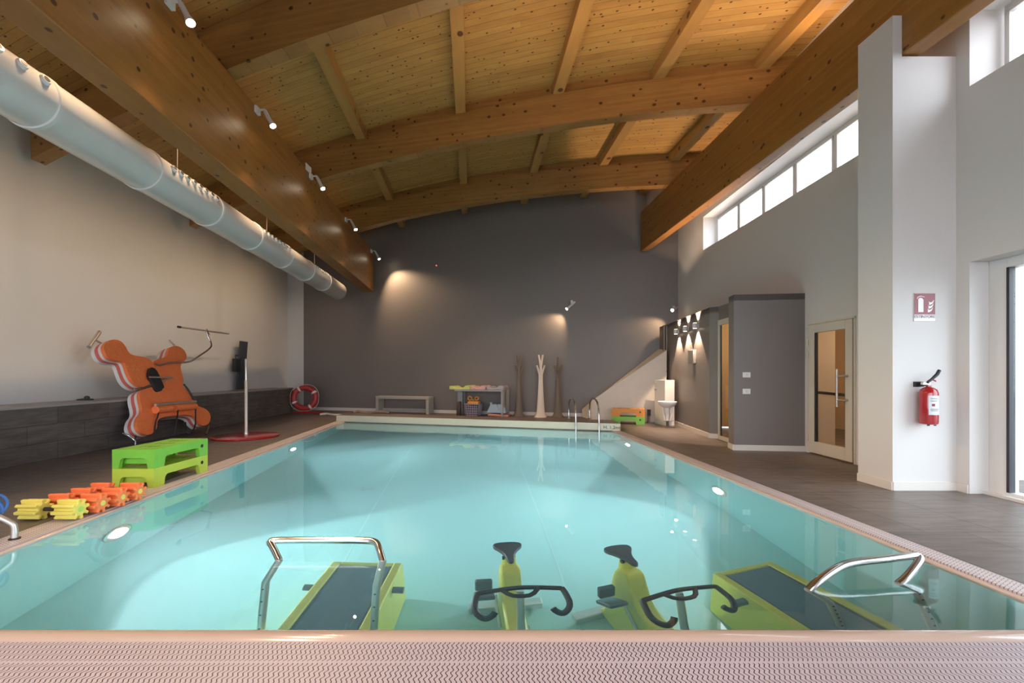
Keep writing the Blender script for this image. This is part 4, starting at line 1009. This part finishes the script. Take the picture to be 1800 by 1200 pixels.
# ------------------------------------------------------------------ under water: treadmills
def treadmill(c, rz, legs, bar, label):
    c = Vector((c[0], c[1], 0)); root = thing('aqua_treadmill', label, 'treadmill', (c.x, c.y, DEEP), 'underwater treadmills'); Rz = Matrix.Rotation(rz, 3, 'Z')
    L_ = 1.45; Wd = .60; zt = -.94
    T_ = lambda x, y, z: c+Rz @ Vector((x, y, 0))+Vector((0, 0, z))
    mb = MB()
    for sg in (-1, 1):
        xa, xb = sg*(Wd/2-.075), sg*Wd/2; xw = sg*(Wd/2+.03)
        mb.hexa([T_(xa, -L_/2, DEEP+.01), T_(xw, -L_/2, DEEP+.01), T_(xw, L_/2, DEEP+.01), T_(xa, L_/2, DEEP+.01)], [T_(xa, -L_/2, zt+.05), T_(xb, -L_/2, zt+.05), T_(xb, L_/2, zt+.03), T_(xa, L_/2, zt+.03)])
    for sg in (-1, 1):
        mb.hexa([T_(-Wd/2+.075, sg*L_/2-.05*sg, DEEP+.01), T_(Wd/2-.075, sg*L_/2-.05*sg, DEEP+.01), T_(Wd/2-.075, sg*L_/2, DEEP+.01), T_(-Wd/2+.075, sg*L_/2, DEEP+.01)],
                [T_(-Wd/2+.075, sg*L_/2-.05*sg, zt+.025), T_(Wd/2-.075, sg*L_/2-.05*sg, zt+.025), T_(Wd/2-.075, sg*L_/2, zt+.025), T_(-Wd/2+.075, sg*L_/2, zt+.025)])
    mb.build('frame', M['yellow'], root, bevel=.012)
    mb = MB(); w_ = Wd/2-.095; mb.hexa([T_(-w_, -L_/2+.06, zt-.05), T_(w_, -L_/2+.06, zt-.05), T_(w_, L_/2-.06, zt-.05), T_(-w_, L_/2-.06, zt-.05)], [T_(-w_, -L_/2+.06, zt+.01), T_(w_, -L_/2+.06, zt+.01), T_(w_, L_/2-.06, zt+.01), T_(-w_, L_/2-.06, zt+.01)])
    mb.build('running_belt', M['belt'], root)
    mb = MB()
    for sg in (-1, 1): mb.hexa([T_(sg*w_, -L_/2+.06, zt-.05), T_(sg*(w_+.02), -L_/2+.06, zt-.05), T_(sg*(w_+.02), L_/2-.06, zt-.05), T_(sg*w_, L_/2-.06, zt-.05)], [T_(sg*w_, -L_/2+.06, zt+.02), T_(sg*(w_+.02), -L_/2+.06, zt+.02), T_(sg*(w_+.02), L_/2-.06, zt+.02), T_(sg*w_, L_/2-.06, zt+.02)])
    mb.build('belt_guide', M['black'], root)
    for sg in (-1, 1):
        mb = MB(); mb.tube([T_(sg*(Wd/2), .38, zt-.06), T_(sg*(Wd/2+.09), .38, zt-.06)], .035, 14); mb.build('wheel', M['dark'], root)
    mb = MB(); mb.tube(smoothpath(bar, 2), .0235, 16); mb.build('handlebar', M['chrome'], root)
    for l in legs:
        mb = MB(); mb.tube(l, .026, 14); lg = mb.build('upright', M['dullsteel'], root)
        a_, b_ = Vector(l[-2]), Vector(l[-1]); mb = MB()
        for k in range(6):
            q = a_.lerp(b_, .08+.16*k)+Vector((0, -.026, 0)); mb.tube([q, q+Vector((0, -.003, 0))], .008, 8)
        mb.build('adjustment_hole', M['black'], lg)
    return root
zb = .065
bL = [(-1.60, 3.13, WATER-.01), (-1.68, 3.20, .03), (-1.73, 3.23, zb), (-1.66, 3.245, zb), (-1.3, 3.245, zb), (-1.06, 3.245, zb), (-.96, 3.22, zb), (-.925, 3.17, .03), (-.885, 3.12, WATER-.01)]
lL = [[(-1.60, 3.13, WATER-.01), un(467, 1022, .22), (-1.63, 2.92, DEEP+.2)], [(-.885, 3.12, WATER-.01), un(662, 1030, .24), (-.90, 2.92, DEEP+.2)]]
treadmill((-1.24, 3.19), 0, lL, bL, 'yellow underwater treadmill with a chrome bar at the left')
bR = [(1.76, 2.70, WATER-.01), (1.80, 2.71, .0), (2.0, 2.80, .06), (2.12, 2.84, .075), (2.35, 2.875, .08), (2.58, 2.92, .085), (2.62, 2.92, .08), (2.58, 2.88, .065), (2.43, 2.80, .0), (2.36, 2.78, WATER-.01)]
lR = [[(1.76, 2.70, WATER-.01), un(1458, 1058, .32), un(1478, 1100, .80)], [(2.36, 2.78, WATER-.01), un(1608, 1035, .30), un(1640, 1104, .80)]]
treadmill((2.13, 3.10), math.radians(17), lR, bR, 'yellow underwater treadmill turned askew at the right')

# ------------------------------------------------------------------ under water: bikes
def bike(loc, rz, label):
    root = thing('aqua_bike', label, 'exercise bike', (0, 0, 0), 'underwater bikes')
    def B(name, m, fn, **k): mb = MB(); fn(mb); return mb.build(name, M[m], root, **k)
    B('base_bar', 'dullsteel', lambda q: q.box((0, .62, .045), (.62, .09, .06)), bevel=.01)
    B('base_bar', 'dullsteel', lambda q: q.box((0, -.50, .045), (.56, .09, .06)), bevel=.01)
    def fr(q):
        side = [(.68, .05), (.55, .12), (.47, .45), (.42, .70), (.35, .80), (.22, .80), (.18, .68), (.12, .52), (-.05, .46), (-.28, .50), (-.36, .46), (-.40, .30), (-.52, .10), (-.52, .04), (-.25, .03), (.0, .10), (.2, .10), (.4, .03)]
        P_ = smoothpath([(0, y, z) for y, z in side], 1, True)
        q.extr([(-.075, p.y, p.z) for p in P_], (.15, 0, 0))
    B('frame', 'yellow', fr, bevel=.025)
    B('side_recess', 'lime', lambda q: (q.lathe([(.11, -.082), (.12, .0), (.11, .082)], (0, -.1, .27), 24, R=Matrix.Rotation(PI/2, 3, 'Y'), sx=1.3)))
    B('seat_post', 'yellow', lambda q: q.tube([(0, .36, .70), (0, .345, .90)], [.062, .052], 16))
    def seat(q):
        out = [(-.025, -.17), (.025, -.17), (.035, -.06), (.075, .02), (.115, .07), (.115, .12), (.06, .145), (-.06, .145), (-.115, .12), (-.115, .07), (-.075, .02), (-.035, -.06)]
        P_ = smoothpath([(x, y, 0) for x, y in out], 2, True); q.extr([(p.x, .38+p.y, .915+.12*p.y) for p in P_], (0, 0, .045))
    B('seat', 'dark', seat, bevel=.012)
    B('seat_clamp', 'black', lambda q: (q.tube([(-.055, .33, .89), (.03, .33, .89)], .022, 10), q.tube([(0, .35, .87), (0, .36, .93)], .03, 10)))
    B('steering_column', 'dullsteel', lambda q: q.tube([(0.0, -.36, .44), (0.0, -.30, .70), (0, -.26, .96)], [.032, .026, .026], 14))
    B('column_collar', 'black', lambda q: q.tube([(0, -.37, .42), (0, -.35, .50)], .055, 14))
    def hb(q):
        q.tube(smoothpath([(-.27, -.27, .97), (-.1, -.255, .985), (0, -.25, .99), (.1, -.255, .985), (.27, -.27, .97)], 1), .019, 12)
        for s in (-1, 1): q.tube(smoothpath([(s*.27, -.265, .97), (s*.285, -.30, .95), (s*.30, -.40, .90), (s*.24, -.46, .87), (s*.19, -.455, .90), (s*.175, -.44, .92)], 2), .021, 12)
    B('handlebar', 'black', hb)
    B('inner_grip', 'black', lambda q: q.tube(smoothpath([(-.12, -.26, .985), (-.07, -.32, .97), (0, -.335, .965), (.07, -.33, .97), (.12, -.26, .985)], 1), .017, 12))
    for s, y, z in ((-1, .22, .52), (1, -.14, .16)):
        B('crank', 'dullsteel', lambda q: q.tube([(s*.10, .04, .34), (s*.12, y, z)], .014, 10))
        B('pedal', 'dark', lambda q: (q.box((s*.20, y, z), (.15, .24, .035), R=Euler((-.5, 0, 0)).to_matrix()), q.box((s*.20, y+.08, z+.06), (.13, .05, .11))), bevel=.012)
    root.location = (loc[0], loc[1], DEEP); root.rotation_euler.z = rz; root.scale.z = 1.27; return root
bike((.02, 3.17, 0), math.radians(7), 'yellow underwater bike with black handlebars, the left one facing the camera')
bike((.975, 3.12, 0), math.radians(18), 'yellow underwater bike with black handlebars, the right one turned sideways')

# ------------------------------------------------------------------ under water: lamps and floor inlets
def poollamp(side, Y, label, z=-.86):
    fn = (lambda Y: poolL(Y)-UL) if side < 0 else (lambda Y: poolR(Y)+UR)
    x = fn(Y); inn = Vector((-side, -side*-.09*-1, 0)).normalized(); inn = Vector((-side*1.0, -side*.09, 0)).normalized()
    Rl = inn.to_track_quat('Z', 'Y').to_matrix(); c = Vector((x, Y, z))
    root = thing('pool_lamp', label, 'pool lamp', c, 'underwater pool lamps')
    mb = MB(); mb.lathe([(.175, 0), (.175, .012), (.165, .018), (.145, .018), (.14, .012)], c, 32, R=Rl); mb.build('bezel', M['dullsteel'], root)
    mb = MB(); mb.lathe([(.105, .012), (.10, .03), (.06, .045), (.01, .048)], c, 32, R=Rl); mb.build('lens', M['poolglow'], root)
    light('pool_lamp_beam', 'SPOT', c+inn*.06, POOL_W, COOL, aim=c+inn*1.0+Vector((0, -.26, -.12)), cone=92, blend=.12, rad=.05)
for sd, y, d in ((-1, 4.32, 'nearest on the left pool wall'), (-1, 8.55, 'farther along the left pool wall'), (1, 5.78, 'nearer on the right pool wall'), (1, 9.1, 'farthest along the right pool wall')):
    poollamp(sd, y, 'glowing round underwater lamp '+d)
for p, d in ((un(645, 857, 1.47), 'left'), (un(1047, 862, 1.47), 'right')):
    c = Vector((p.x, p.y, DEEP)); root = thing('floor_inlet', 'round pale inlet on the pool floor, %s one' % d, 'floor inlet', c, 'inlets on the pool floor')
    mb = MB(); mb.lathe([(.10, 0), (.10, .01), (.085, .016), (.07, .012)], c, 28); mb.build('ring', pbr('inlet', (.42, .55, .54), .5) if 'inlet' not in bpy.data.materials else bpy.data.materials['inlet'], root)
    mb = MB(); mb.lathe([(.06, .01), (.05, .02), (.01, .022)], c, 20); mb.build('cap', M['liner'], root)

# ------------------------------------------------------------------ chair in the room behind the glass
c = Vector((4.62, 8.35, 0)); root = thing('chair', 'metal framed chair seen through the narrow glass light', 'chair', c)
mb = MB(); mb.box(c+Vector((0, 0, .45)), (.42, .42, .03)); mb.build('seat', pbr('chair_brown', (.22, .10, .06), .5), root, bevel=.01)
mb = MB(); mb.box(c+Vector((.19, 0, .72)), (.03, .40, .22)); mb.build('backrest', M['taupe'], root, bevel=.01)
for sx in (-1, 1):
    for sy in (-1, 1):
        mb = MB(); mb.tube([c+Vector((sx*.17, sy*.19, .45)), c+Vector((sx*.22, sy*.20, 0))], .012, 8); mb.build('leg', M['dullsteel'], root)
    mb = MB(); mb.tube([c+Vector((.18, sx*.2, .44)), c+Vector((.21, sx*.2, .84)), c+Vector((-.05, sx*.2, .66)), c+Vector((-.16, sx*.2, .62))], .011, 8); mb.build('armrest', M['dullsteel'], root)
